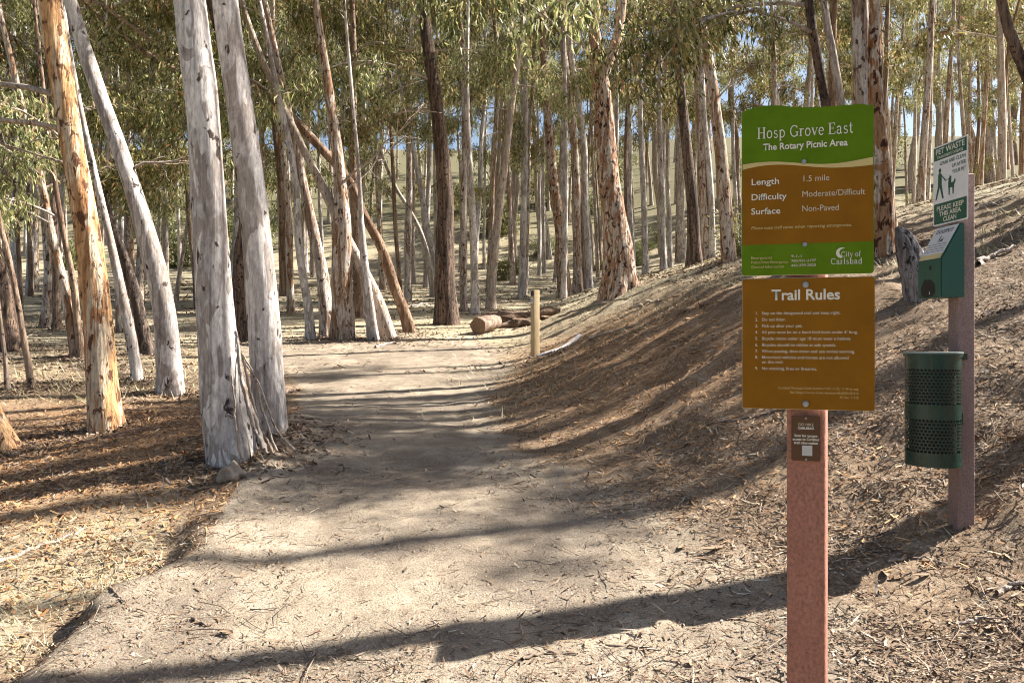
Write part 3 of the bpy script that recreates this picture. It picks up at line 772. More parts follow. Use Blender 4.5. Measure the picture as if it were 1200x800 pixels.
# ------------------------------------------------------------------ shrubs in the far understorey
def bush_geo(seed):
    r = np.random.default_rng(seed)
    stems = []; Cs = []; Ds = []
    for i in range(9):
        a = r.uniform(0, 6.28); l = r.uniform(.7, 1.5); out = r.uniform(.2, .7)
        ss = np.linspace(0, 1, 5)[:, None]
        pts = np.array([0, 0, -.1]) + np.array([math.cos(a) * out, math.sin(a) * out, 1.0]) * l * ss
        stems.append(tube_arrays(pts, .014 * (1 - .7 * ss[:, 0]) + .003, 4))
        for c in range(7):
            e = pts[r.integers(1, 5)] + r.normal(size=3) * .14
            m = 34; off = r.normal(size=(m, 3)) * .19
            Cs.append(e + off); Ds.append(off + r.normal(size=(m, 3)) * .2 + [0, 0, .05])
    C = np.concatenate(Cs); C[:, 2] = np.maximum(C[:, 2], .03); D = np.concatenate(Ds); n = len(C)
    return join_arrays(stems), leaf_quads(C, D, r.uniform(.07, .15, n), r.uniform(.03, .055, n), r)
BUSH = []
for i in range(4):
    st, lv = bush_geo(900 + i)
    BUSH.append((mesh_np("stem", *st, M['tan'], True), mesh_np("foliage", *lv, M['bush'])))
rr = random.Random(9)
spots = [(590, 330), (603, 322), (635, 312), (645, 305), (655, 308), (700, 318), (745, 315), (752, 312), (765, 300), (785, 296), (890, 300)]
for (px, py) in spots:
    x, y, z = ground_hit(px + rr.uniform(-6, 6), py)
    y += rr.uniform(0, 3)
    t = thing("bush", "low green bush among the first trunks " + next((p for lim_, p in ZONES if px < lim_), ZONES[-1][1]), "bush", (x, y, gz(x, y)), rr.uniform(0, 6), "bushes in the understorey")
    s_ = rr.uniform(.8, 1.5); t.scale = (s_, s_, s_ * rr.uniform(.7, 1))
    b = BUSH[rr.randrange(4)]
    link("stem", b[0], t); link("foliage", b[1], t)
for i in range(40):
    y = rr.uniform(62, 105); x = y * rr.uniform(-.72, .75)
    t = thing("bush", "green bush in the far understorey " + next((p for lim_, p in ZONES if HX + F * x / y < lim_), ZONES[-1][1]), "bush", (x, y, gz(x, y)), rr.uniform(0, 6), "bushes in the far understorey")
    s_ = rr.uniform(1.0, 2.4) * (1 if y < 60 else 1.5); t.scale = (s_, s_, s_)
    b = BUSH[rr.randrange(4)]
    link("stem", b[0], t); link("foliage", b[1], t)

# ------------------------------------------------------------------ litter on the ground
def ground_normals(x, y):
    e = .06
    nx = -(GZ(x + e, y) - GZ(x - e, y)) / (2 * e); ny = -(GZ(x, y + e) - GZ(x, y - e)) / (2 * e)
    N = np.stack([nx, ny, np.ones_like(nx)], -1)
    return N / np.linalg.norm(N, axis=1)[:, None]

def scatter(n, dmin, dmax, seed, keep, power=1.0):
    r = np.random.default_rng(seed)
    u = r.random(n)
    y = dmin * (dmax / dmin) ** (u ** power)
    x = y * r.uniform(-.80, .80, n) + r.uniform(-1.2, 1.2, n)
    k = r.random(n) < keep(x, y)
    return x[k], y[k], r

def lay(x, y, r, tilt=.25, lift=.006):
    n = len(x)
    N = ground_normals(x, y) + r.normal(size=(n, 3)) * tilt
    N /= np.linalg.norm(N, axis=1)[:, None]
    a = r.uniform(0, 6.283, n)
    D = np.stack([np.cos(a), np.sin(a), 0 * a], -1)
    D = D - N * (D * N).sum(1)[:, None]; D /= np.linalg.norm(D, axis=1)[:, None]
    S = np.cross(N, D)
    C = np.stack([x, y, GZ(x, y) + lift], -1)
    return C, D, S, N

def curled_leaves(x, y, r, L, W, tilt=.28, curl=.25):
    """three-section dry leaf, tapered at both ends and curled"""
    C, D, S, N = lay(x, y, r, tilt)
    n = len(x); c = r.uniform(-.2, 1, n) * curl; bend = r.uniform(-.18, .18, n)
    rows = []
    for u, w in ((-.5, .12), (-.15, .95), (.2, .85), (.5, .08)):
        P = C + D * (u * L)[:, None] + S * (bend * L * (4 * u * u))[:, None] + N * (c * L * (u * u) * 2)[:, None]
        rows.append(P + S * (w * W / 2)[:, None] + N * (W * .12)[:, None]); rows.append(P - S * (w * W / 2)[:, None] + N * (W * .12)[:, None])
    Vv = np.stack(rows, 1).reshape(-1, 3)
    b = np.arange(n)[:, None] * 8
    Qq = np.concatenate([b + np.array([0, 1, 3, 2]), b + np.array([2, 3, 5, 4]), b + np.array([4, 5, 7, 6])])
    return Vv, Qq

def chips(x, y, r, L, W, tilt=.35):
    C, D, S, N = lay(x, y, r, tilt, .008)
    n = len(x)
    j = lambda: r.uniform(.7, 1.3, n)
    Vv = np.stack([C - D * (L / 2 * j())[:, None] - S * (W / 2 * j())[:, None], C + D * (L / 2 * j())[:, None] - S * (W / 2 * j())[:, None],
                   C + D * (L / 2 * j())[:, None] + S * (W / 2 * j())[:, None] + N * (W * .3)[:, None], C - D * (L / 2 * j())[:, None] + S * (W / 2 * j())[:, None] + N * (W * .3)[:, None]], 1).reshape(-1, 3)
    return Vv, np.arange(n * 4).reshape(n, 4)

def twigs(x, y, r, L, R):
    C, D, S, N = lay(x, y, r, .12, .006)
    n = len(x); bend = r.uniform(-.15, .15, n); bend2 = r.uniform(0, .05, n)
    rows = []
    for u, k in ((-.5, 1.0), (0, .85), (.5, .5)):
        P = C + D * (u * L)[:, None] + S * (bend * L * (1 - 4 * u * u))[:, None] + N * (bend2 * L * (1 - 4 * u * u) + R)[:, None]
        for a in (0, 2.094, 4.189):
            rows.append(P + S * (math.cos(a) * R * k)[:, None] + N * (math.sin(a) * R * k)[:, None])
    Vv = np.stack(rows, 1).reshape(-1, 3); b = np.arange(n)[:, None] * 9
    Qq = np.concatenate([b + np.array([i + j, i + (j + 1) % 3, i + 3 + (j + 1) % 3, i + 3 + j]) for i in (0, 3) for j in range(3)])
    return Vv, Qq

def keep_litter(x, y):
    tr = trail_mask(x, y)
    cl = sstep(.30, .62, fbm(x * 1.3, y * 1.3, 71, 3))
    verge = sstep(.0, .2, trail_left(y) - x) * (1 - sstep(5, 7, y))
    return np.clip((1 - tr) * (.25 + .8 * cl) * (1 - .65 * verge) + tr * .07 * cl, 0, 1)
def keep_trail(x, y):
    return trail_mask(x, y) * (.25 + .75 * sstep(.35, .6, fbm(x * 1.1, y * 1.1, 73, 3)))
def keep_mulch(x, y):
    return mulch_mask(x, y) * (1 - trail_mask(x, y))
def keep_grass(x, y):
    e = trail_left(y) - x
    return sstep(.02, .2, e) * (1 - sstep(4.6, 6.4, y)) * (1 - .75 * mulch_mask(x, y)) * sstep(.28, .5, fbm(x * 1.6, y * 1.6, 77, 3))

x, y, r = scatter(145000, 2.0, 24, 1, keep_litter)
n = len(x); s_ = np.clip(y / 9, 1, 2.2)
tag(link("leaf_litter", mesh_np("leaf_litter", *curled_leaves(x, y, r, (.015 + .13 * r.random(n) ** 4) * s_ ** .6, r.uniform(.004, .013, n) * s_ ** .6), M['dryleaf'])), "dry curled eucalyptus leaves covering the bank", "leaf litter", kind="stuff")
x, y, r = scatter(230000, 2.0, 26, 2, keep_litter)
n = len(x); s_ = np.clip(y / 9, 1, 2.2)
tag(link("bark_litter", mesh_np("bark_litter", *chips(x, y, r, (.006 + .055 * r.random(n) ** 3) * s_ ** .6, r.uniform(.003, .010, n) * s_ ** .6), M['chip'])), "brown shreds of bark scattered over the slope", "bark litter", kind="stuff")
x, y, r = scatter(90000, 3.0, 20, 3, keep_mulch)
n = len(x)
tag(link("bark_mulch", mesh_np("bark_mulch", *chips(x, y, r, r.uniform(.02, .085, n), r.uniform(.005, .014, n), .3), M['shred'])), "orange brown mulch of fine bark shreds", "mulch", kind="stuff")
x, y, r = scatter(26000, 2.0, 20, 4, lambda a, b: np.clip(keep_litter(a, b) * .75 + .10 * keep_trail(a, b), 0, 1))
n = len(x)
tag(link("twig_litter", mesh_np("twig_litter", *twigs(x, y, r, (.03 + .26 * r.random(n) ** 2), r.uniform(.001, .0032, n)), M['twig'])), "thin dry twigs strewn over bank and trail", "twigs", kind="stuff")
x, y, r = scatter(130000, 2.0, 14, 5, lambda a, b: .6 * keep_trail(a, b))
n = len(x)
tag(link("trail_crumbs", mesh_np("trail_crumbs", *curled_leaves(x, y, r, (.006 + .05 * r.random(n) ** 3), r.uniform(.003, .008, n), .2), M['chip'])), "small leaf crumbs and clods lying on the sandy trail", "leaf crumbs", kind="stuff")
# tree foot debris and pebbles on the trail
x, y, r = scatter(15000, 2.0, 13, 6, lambda a, b: .45 * trail_mask(a, b) + .1)
n = len(x)
C, D, S, N = lay(x, y, r, .3, 0.0); R_ = r.uniform(.002, .007, n) * np.where(r.random(n) < .03, 2.2, 1)
Vv = np.stack([C + D * R_[:, None], C + S * (R_ * .8)[:, None], C - D * (R_ * .9)[:, None], C - S * R_[:, None], C + N * (R_ * .8)[:, None]], 1).reshape(-1, 3)
b_ = np.arange(n)[:, None] * 5
peb = np.concatenate([b_ + np.array([0, 1, 4]), b_ + np.array([1, 2, 4]), b_ + np.array([2, 3, 4]), b_ + np.array([3, 0, 4])])
M['pebble'] = litter_mat("pebble", [(0, (.22, .17, .13)), (.6, (.40, .33, .26)), (1, (.50, .43, .36))], .95)
tag(link("grit", mesh_np("grit", Vv, peb, M['pebble'])), "grit and small clods on the trail surface", "grit", kind="stuff")
# dry grass on the left verge
x, y, r = scatter(90000, 2.2, 7.5, 7, keep_grass)
n = len(x)
C, D, S, N = lay(x, y, r, .1, -.005); L_ = r.uniform(.02, .09, n); up = r.uniform(.05, .8, n)
tip = C + D * (L_ * (1.15 - up * .8))[:, None] + np.array([0, 0, 1.0]) * (L_ * up)[:, None]
w_ = r.uniform(.0014, .003, n)
Vv = np.stack([C - S * w_[:, None], C + S * w_[:, None], tip], 1).reshape(-1, 3)
tag(link("dry_grass", mesh_np("dry_grass", Vv, np.arange(n * 3).reshape(n, 3), M['straw'])), "pale dry grass on the verge left of the trail", "grass", kind="stuff")
# straw and short growth farther off
def keep_far(x, y): return (1 - .8 * trail_mask(x, y)) * sstep(.38, .6, fbm(x * .35, y * .35, 79, 3))
x, y, r = scatter(60000, 8.0, 42, 8, keep_far)
n = len(x)
C, D, S, N = lay(x, y, r, .1, -.005); L_ = r.uniform(.06, .22, n); up = r.uniform(.1, .7, n)
tip = C + D * (L_ * (1.2 - up))[:, None] + np.array([0, 0, 1.0]) * (L_ * up)[:, None]
w_ = r.uniform(.003, .008, n)
Vv = np.stack([C - S * w_[:, None], C + S * w_[:, None], tip], 1).reshape(-1, 3)
tag(link("straw_cover", mesh_np("straw_cover", Vv, np.arange(n * 3).reshape(n, 3), M['straw'])), "pale straw and short dry growth under the farther trees", "straw", kind="stuff")

x, y, r = scatter(46000, 12.0, 55, 18, lambda a, b: (1 - .8 * trail_mask(a, b)) * sstep(.34, .58, fbm(a * .5, b * .5, 83, 3)))
n = len(x)
tag(link("far_litter", mesh_np("far_litter", *chips(x, y, r, r.uniform(.05, .24, n) * np.clip(y / 22, .7, 1.5), r.uniform(.012, .04, n) * np.clip(y / 22, .7, 1.5), .35), M['chip'])), "scattered bark and twigs on the ground under the farther trees", "bark litter", kind="stuff")
r = np.random.default_rng(99)
feet = [(o.location.x, o.location.y, 0.2) for o in COL.objects if o.name.startswith("eucalyptus_tree") and o.parent is None and o.location.y < 30 and abs(o.location.x) < .75 * o.location.y]
fx = []; fy = []
for a, b, c in feet:
    m = int(900 if b < 12 else 380)
    q = .12 + np.abs(r.normal(size=m)) * .38; an = r.uniform(0, 6.283, m)
    fx.append(a + q * np.cos(an)); fy.append(b + q * np.sin(an))
x = np.concatenate(fx); y = np.concatenate(fy); n = len(x)
tag(link("foot_debris", mesh_np("foot_debris", *chips(x, y, r, r.uniform(.02, .11, n), r.uniform(.006, .02, n), .45), M['chip'])), "fallen bark pieces gathered round the feet of the trunks", "bark litter", kind="stuff")

# ------------------------------------------------------------------ fallen sticks, log, weathered stump, edge stones
def stick(label, pix, r0, mat='twig', name="fallen_stick", cat="stick", fork=False, group="fallen sticks"):
    pts = []
    for px, py in pix:
        X_, Y_, Z_ = ground_hit(px, py); pts.append(np.array([X_, Y_, Z_ + r0 * .8]))
    o0 = pts[0].copy(); P = spline(np.array(pts) - o0, 14)
    rnd = np.random.default_rng(int(abs(pix[0][0])) + 3)
    P[1:-1] += rnd.normal(size=(12, 3)) * r0 * .5
    tb = [tube_arrays(P, np.linspace(r0, r0 * .45, 14), 7, wob=.08, seed=int(abs(pix[0][1])))]
    if fork:
        q = P[8]; d = (P[-1] - P[8]); d2 = np.array([d[1], -d[0], .05]) * .45 + d * .6
        tb.append(tube_arrays(np.array([q, q + d2 * .5, q + d2]), np.array([r0 * .5, r0 * .4, r0 * .2]), 5))
    o = link(name, mesh_np(name, *join_arrays(tb), M[mat], True), None, tuple(o0))
    return tag(o, label, cat, group)
stick("long pale fallen branch lying in the mulch at the left edge", [(-12, 666), (20, 654), (55, 640), (98, 622)], .016, 'tan')
stick("short forked stick beside the trail's left edge stone", [(128, 690), (140, 702), (150, 712)], .006, 'twig', fork=True)
stick("thin dark stick lying across the trail shadow at bottom left", [(72, 797), (98, 785), (118, 772)], .006, 'twig')
stick("crooked twig on the trail near bottom left", [(228, 686), (243, 672), (256, 662)], .006, 'twig')
stick("bent dark stick on the trail, left of centre near the bottom", [(225, 727), (236, 733), (246, 733)], .007, 'twig')
stick("dark flat stick in the shadow band near the bottom centre", [(612, 775), (640, 769), (676, 770)], .008, 'twig')
stick("pale stick pointing at the bottom edge of the picture", [(693, 797), (706, 790), (718, 786)], .007, 'tan')
stick("straight stick near the bottom centre right", [(709, 757), (742, 760), (773, 764)], .006, 'twig', fork=True)
stick("pale bark slab on the right slope beside the pet waste post", [(1168, 700), (1190, 690), (1215, 684)], .014, 'tan')
stick("pale fallen branch on the upper right slope", [(1146, 312), (1156, 306), (1172, 300), (1190, 293)], .03, 'tan')
stick("long dark branch lying along the foot of the bank", [(845, 498), (880, 490), (930, 478), (985, 468)], .012, 'twig', fork=True)
stick("grey stick on the slope right of the trail sign post", [(1040, 660), (1075, 655), (1110, 662)], .008, 'tan')
stick("dark stick in the shade right of the sign post", [(990, 640), (1020, 632), (1048, 626)], .008, 'twig', fork=True)
stick("stick lying on the slope near the right edge, low in the picture", [(1120, 735), (1150, 728), (1185, 731)], .008, 'tan', fork=True)
stick("pale long branch on the far ground right of the log", [(655, 372), (700, 357), (735, 352)], .03, 'tan')
stick("short pale branch on the ground behind the marker post", [(640, 340), (655, 338)], .06, 'tan')
stick("small branch lying just right of the second big pale trunk", [(328, 462), (342, 460), (352, 458)], .025, 'brown')


for lab, pix, r0 in (("dead branch on the ground left of the arching trunk's foot", [(440, 408), (456, 404), (470, 403)], .03),
                     ("pale branch lying among the far trunks left of the tall dark trunk", [(482, 360), (498, 357), (512, 356)], .04),
                     ("fallen branch on the straw between the slim leaning and thin white trunks", [(168, 452), (180, 447), (190, 446)], .02),
                     ("grey branch on the ground behind the orange trunk", [(70, 432), (90, 428), (104, 424)], .02),
                     ("fallen branch on the far left ground below the trunk pair", [(24, 398), (40, 394), (60, 393)], .035),
                     ("long branch lying on the bank above the marker post", [(690, 398), (725, 388), (752, 380)], .022),
                     ("thin pale branch on the bank left of the sign", [(790, 372), (815, 362), (842, 356)], .02),
                     ("forked branch on the bank below the big peeling trunk", [(740, 362), (762, 356), (778, 353)], .025),
                     ("dead branch on the slope right of the bag dispenser", [(1150, 372), (1172, 366), (1192, 364)], .014),
                     ("fallen limb high on the right slope near the crest trunks", [(1148, 244), (1166, 240), (1190, 232)], .03)):
    stick(lab, pix, r0, 'tan' if r0 > .021 else 'brown', fork=True)

# larger curls of bark and leaf that show singly
def curl(label, px, py, L, W, az, mat='dryleaf', name="bark_curl"):
    X_, Y_, Z_ = ground_hit(px, py)
    u = np.linspace(-1, 1, 9); v = np.linspace(-1.1, 1.1, 6)
    Vv = []
    for a in u:
        w = W / 2 * (1 - .75 * abs(a) ** 2.5)
        for b in v:
            Vv.append((a * L / 2, math.sin(b) * w + .12 * L * a * a, .01 + (1 - math.cos(b)) * w * .8 + .05 * L * a * a))
    Q_ = [(i * 6 + j, i * 6 + j + 1, i * 6 + j + 7, i * 6 + j + 6) for i in range(8) for j in range(5)]
    me = mesh(name, Vv, Q_, M[mat], True)
    o = link(name, me, None, (X_, Y_, Z_), (0, 0, math.radians(az)))
    return tag(o, label, "bark", "loose curls of bark")
for args in (("pale bark curl in the shade left of the sign post", 836, 646, .16, .05, 20), ("second pale bark curl touching the one left of the sign post", 828, 658, .13, .045, 150),
             ("small bark curl beside the trail sign's left shadow", 800, 643, .08, .03, 60), ("tan bark curl on the slope right of the waste bin", 1147, 514, .10, .04, 70),
             ("large tan bark curl at the right edge below the bin's height", 1192, 518, .2, .06, -30), ("pale leaf curl right of the sign post low down", 1163, 741, .08, .03, 40),
             ("tan bark curl between the two posts near the ground", 1082, 678, .09, .035, 10), ("pale curl lying upright left of the bin post foot", 1040, 676, .09, .04, 80),
             ("pale bark flake at bottom centre right", 812, 783, .05, .03, 75), ("brown bark flake on the trail at lower left", 266, 745, .07, .035, 160)):
    curl(*args)

# log with a sawn end
lx, ly, lz = ground_hit(566, 392)
lt = thing("fallen_log", "sawn log lying beside the trail left of the marker post", "log", (lx, ly, lz), 0)
lr = 10 / F * ly
e0 = np.array(at(560, 382, ly)) - np.array((lx, ly, lz)); e1 = e0 + np.array([.40, 1.05, .12])
S = spline(np.array([e0, e0 * .5 + e1 * .5 + [0, 0, .02], e1]), 16)
V_, Q_ = tube_arrays(S, np.full(16, lr) * np.linspace(1, .85, 16), 18, wob=.035, seed=3, rm=1 + .16 * (RNG.random((16, 18)) - .5))
link("log_bark", mesh_np("log_bark", V_, Q_, M['brown'], True), lt)
th = np.linspace(0, 2 * np.pi, 18, endpoint=False)
ax = (e1 - e0) / np.linalg.norm(e1 - e0)
k = NT("sawn_wood"); vv = k.coords(); wv = k.noise(vv, 30, 3); k.color(k.ramp(wv, [(.35, (.12, .075, .045)), (.65, (.22, .145, .09))])); k.set(Roughness=.9); M['sawn'] = k.m
for ring, nm in ((V_[:18], "sawn_end"), (V_[-18:], "far_end")):
    c = ring.mean(0) + (-ax * .012 if nm == "sawn_end" else ax * .012)
    vv_ = [tuple(c)] + [tuple(p) for p in ring]
    link(nm, mesh(nm, vv_, [(0, 1 + i, 1 + (i + 1) % 18) for i in range(18)], M['sawn']), lt)

# heap of root and soil behind the log
hx, hy, hz = ground_hit(612, 382)
def lump(name, label, cat, loc, sx, sy, sz, mat, seed, group=None, rough=.35, sub=4, parent=None, rz=0):
    bm = bmesh.new(); bmesh.ops.create_icosphere(bm, subdivisions=sub, radius=1)
    r = np.random.default_rng(seed); ph = r.uniform(0, 50, 3)
    for v in bm.verts:
        c = v.co
        d = 1 + rough * (float(fbm(np.array([c.x * 1.4 + ph[0]]), np.array([c.y * 1.4 + c.z * 1.1 + ph[1]]), seed, 4)[0]) - .45) * 2
        v.co = Vector((c.x * sx * d, c.y * sy * d, c.z * sz * d))
    me = bpy.data.meshes.new(name); bm.to_mesh(me); bm.free(); me.materials.append(mat)
    for p in me.polygons: p.use_smooth = True
    o = link(name, me, parent, loc, (0, 0, rz))
    if label: tag(o, label, cat, group)
    return o
k = NT("soil_clod"); nz = k.noise(k.coords(), 9, 6, .7); k.color(k.ramp(nz, [(.3, (.07, .045, .03)), (.55, (.20, .13, .085)), (.75, (.34, .25, .17))])); k.bump(nz, .9, .06); k.set(Roughness=.95); M['soil'] = k.m
lump("root_mound", "dark heap of soil and roots behind the sawn log", "mound", (hx + .1, hy + .5, gz(hx + .1, hy + .5) + .05), .85, .6, .27, M['soil'], 4, rough=1.3, sub=5)
k = NT("edge_stone"); nz = k.noise(k.coords(), 6, 6, .6); k.color(k.ramp(nz, [(.3, (.20, .16, .12)), (.7, (.34, .28, .21))])); k.bump(nz, .4, .02); k.set(Roughness=.95); M['stone'] = k.m
sx_, sy_, sz_ = ground_hit(270, 558)
lump("edge_stone", "small rough stone at the foot of the largest pale trunk", "stone", (sx_, sy_, sz_ + .01), .09, .16, .09, M['stone'], 9, "stones at the trail edge", rough=.7, rz=.3)

# weathered grey stump leaning beside the pet waste post
wx, wy, wz = ground_hit(1078, 347)
st = thing("weathered_stump", "leaning weathered grey dead stump behind the bag dispenser", "stump", (wx, wy, wz), 0)
b0 = Vector((wx, wy, wz))
P = np.array([np.array(at(px, py, wy) - b0) for px, py in ((1078, 350), (1073, 325), (1066, 300), (1058, 278), (1051, 266))]); 
R = np.array([15, 14.5, 13, 9, 2.5]) / F * wy
S = spline(np.column_stack([P, R]), 22)
S = np.vstack([[S[0, 0], S[0, 1], S[0, 2] - .25, S[0, 3] * 1.1], S])
rs = np.random.default_rng(5); ths = np.linspace(0, 2 * np.pi, 36, endpoint=False)
rg = vnoise(np.cos(ths)[None, :] * 4 + 7 + 0 * S[:, 2:3], np.sin(ths)[None, :] * 4 + S[:, 2:3] * 1.1, 12) - .5
V_, Q_ = tube_arrays(S[:, :3], np.maximum(S[:, 3], .01), 36, wob=.10, seed=14, rm=1 + .42 * rg + .10 * (rs.random(rg.shape) - .5))
link("dead_wood", mesh_np("dead_wood", V_, Q_, M['deadgrey'], True), st)
# concrete strip in the bank right of the marker post
M['concrete'] = flat("old_concrete", (.50, .47, .46), .9, .2, 0, .2, 12)
c0 = ground_hit(632, 418); c1 = ground_hit(682, 393)
cv = []
a_ = Vector(c0); b_2 = Vector(c1); dv = (b_2 - a_).normalized(); nvec = Vector((-dv.y, dv.x, 0)).normalized()
nseg = 8
for i in range(nseg + 1):
    p = a_.lerp(b_2, i / nseg); 
    for off, dz in ((-.07, -.12), (-.07, -.012), (.07, .026), (.07, -.12)):
        q = p + nvec * off; cv.append((q.x, q.y, gz(p.x, p.y) + dz))
cf = []
for i in range(nseg):
    for j in range(4):
        cf.append((i * 4 + j, i * 4 + (j + 1) % 4, i * 4 + 4 + (j + 1) % 4, i * 4 + 4 + j))
cf += [(3, 2, 1, 0), tuple(nseg * 4 + i for i in range(4))]
tag(link("concrete_edging", mesh("concrete_edging", cv, cf, M['concrete'])), "narrow pale concrete strip set in the bank at the marker post's foot", "edging")

# ------------------------------------------------------------------ lettering
def text_mesh(body, bold=0.0, align='LEFT', shear=0.0):
    cu = bpy.data.curves.new("lettering", 'FONT')
    cu.body = body; cu.size = 1.0; cu.align_x = align; cu.resolution_u = 3; cu.offset = bold; cu.shear = shear; cu.fill_mode = 'FRONT'
    ob = bpy.data.objects.new("lettering", cu); COL.objects.link(ob)
    bpy.context.view_layer.update()
    me = bpy.data.meshes.new_from_object(ob.evaluated_get(bpy.context.evaluated_depsgraph_get()))
    bpy.data.objects.remove(ob); bpy.data.curves.remove(cu)
    return me

def put_text(parent, body, x, z, y, mat, cap=None, width=None, bold=0.0, align='LEFT', shear=0.0, name="lettering"):
    """lettering on a plate that faces -y; x,z of the baseline start (or centre/end), cap height or total width in metres"""
    me = text_mesh(body, bold, align, shear)
    co = np.empty(len(me.vertices) * 3, np.float32); me.vertices.foreach_get("co", co); co = co.reshape(-1, 3)
    w = co[:, 0].max() - co[:, 0].min()
    sy = cap / .69 if cap else width / w
    sx = width / w if width else sy
    out = np.stack([co[:, 0] * sx + x, np.full(len(co), y), co[:, 1] * sy + z], -1).astype(np.float32)
    me.vertices.foreach_set("co", out.ravel()); me.materials.clear(); me.materials.append(mat); me.update()
    link(name, me, parent)
    return sx

def arc(cx, cy, rx, ry, a0, a1, n=14):
    t = np.radians(np.linspace(a0, a1, n)); return [(cx + rx * math.cos(a), cy + ry * math.sin(a)) for a in t]
TK, TN = .125, .055
def stem(x, z0, z1, s0=True, s1=True, sw=.15):
    out = [([(x, z0), (x, z1)], TK)]
    if s0: out.append(([(x - sw, z0 + .022), (x + sw, z0 + .022)], .045))
    if s1: out.append(([(x - sw, z1 - .022), (x + sw * (.2 if s1 == 'l' else 1), z1 - .022)], .045))
    return out
XH = .68
GL = {
 'H': (.84, stem(.17, 0, 1) + stem(.67, 0, 1) + [([(.17, .52), (.67, .52)], TN)]),
 'o': (.60, [(arc(.30, XH / 2, .22, XH / 2 - .02, 0, 360, 26), .095)]),
 's': (.50, [(arc(.25, .50, .14, .15, 30, 270, 14) + arc(.25, .18, .16, .165, 90, -150, 14), .085)]),
 'p': (.64, stem(.14, -.28, XH, True, 'l', .12) + [(arc(.31, XH / 2, .22, XH / 2 - .02, 150, -150, 20), .09)]),
 'G': (.86, [(arc(.45, .5, .35, .48, 42, 322, 26), .10)] + [([(.72, .06), (.72, .42)], TK), ([(.56, .42), (.84, .42)], .045), ([(.70, .72), (.70, .95)], TN)]),
 'r': (.46, stem(.14, 0, XH, True, 'l', .13) + [(arc(.34, .44, .18, .21, 160, 60, 9), .085)]),
 'v': (.58, [([(.08, XH), (.30, 0.02)], TK), ([(.30, 0.02), (.50, XH)], TN), ([(-.02, XH - .02), (.2, XH - .02)], .045), ([(.40, XH - .02), (.60, XH - .02)], .045)]),
 'e': (.54, [(arc(.28, XH / 2, .21, XH / 2 - .02, 5, 318, 22), .095), ([(.08, .37), (.48, .37)], TN)]),
 'E': (.70, stem(.17, 0, 1, False, False) + [([(.02, .025), (.62, .025)], TN), ([(.02, .975), (.60, .975)], TN), ([(.17, .52), (.46, .52)], TN), ([(.62, 0), (.64, .24)], TN), ([(.60, 1.0), (.60, .78)], TN), ([(.46, .40), (.46, .64)], .045)]),
 'a': (.56, [(arc(.24, .48, .16, .18, 165, 0, 10) + [(.40, .10), (.52, .03)], .10), (arc(.24, .19, .165, .17, 75, 330, 16), .085)]),
 't': (.40, [([(.16, .90), (.16, .14), (.22, .04), (.36, .05)], .11), ([(.02, XH - .02), (.36, XH - .02)], .05)]),
 'C': (.78, [(arc(.43, .5, .34, .48, 45, 318, 26), .10), ([(.67, .72), (.69, .95)], TN)]),
 'i': (.30, stem(.14, 0, XH, True, 'l', .12) + [([(.14, .84), (.14, .97)], .13)]),
 'y': (.58, [([(.08, XH), (.31, .02)], TK), ([(.50, XH), (.26, -.20), (.08, -.26)], TN), ([(-.02, XH - .02), (.2, XH - .02)], .045), ([(.40, XH - .02), (.60, XH - .02)], .045)]),
 'f': (.38, [([(.15, 0), (.15, .80)] + arc(.31, .80, .16, .19, 180, 60, 8), .10), ([(.02, XH - .02), (.36, XH - .02)], .05), ([(.02, .022), (.30, .022)], .045)]),
 'l': (.30, stem(.14, 0, 1.02, True, 'l', .12)),
 'b': (.62, stem(.14, 0, 1.02, False, 'l', .12) + [(arc(.31, XH / 2, .21, XH / 2 - .02, 150, -150, 20), .09)]),
 'd': (.64, stem(.48, 0, 1.02, False, 'l', .12) + [(arc(.30, XH / 2, .21, XH / 2 - .02, 30, 330, 20), .09)]),
 ' ': (.28, []),
}
def serif_text(parent, body, x, z, y, mat, cap, width=None, align='LEFT', name="lettering"):
    adv = 0; strokes = []
    for ch in body:
        w, st_ = GL[ch]
        for pl, t in st_: strokes.append(([(adv + a, b) for a, b in pl], t))
        adv += w + .05
    sx = width / adv if width else cap
    x0 = x - (adv * sx / 2 if align == 'CENTER' else 0)
    Vv = []; Ff = []
    for si, (pl, t) in enumerate(strokes):
        pl = np.array(pl); tn = np.gradient(pl, axis=0); tn /= np.linalg.norm(tn, axis=1)[:, None] + 1e-9
        nn = np.stack([-tn[:, 1], tn[:, 0]], -1) * t / 2
        b = len(Vv); yy = y - (si % 7) * .00003
        for p, q in zip(pl, nn):
            Vv += [(x0 + (p[0] + q[0]) * sx, yy, z + (p[1] + q[1]) * cap), (x0 + (p[0] - q[0]) * sx, yy, z + (p[1] - q[1]) * cap)]
        for i in range(len(pl) - 1):
            Ff.append((b + 2 * i, b + 2 * i + 1, b + 2 * i + 3, b + 2 * i + 2))
    link(name, mesh(name, Vv, Ff, mat), parent)

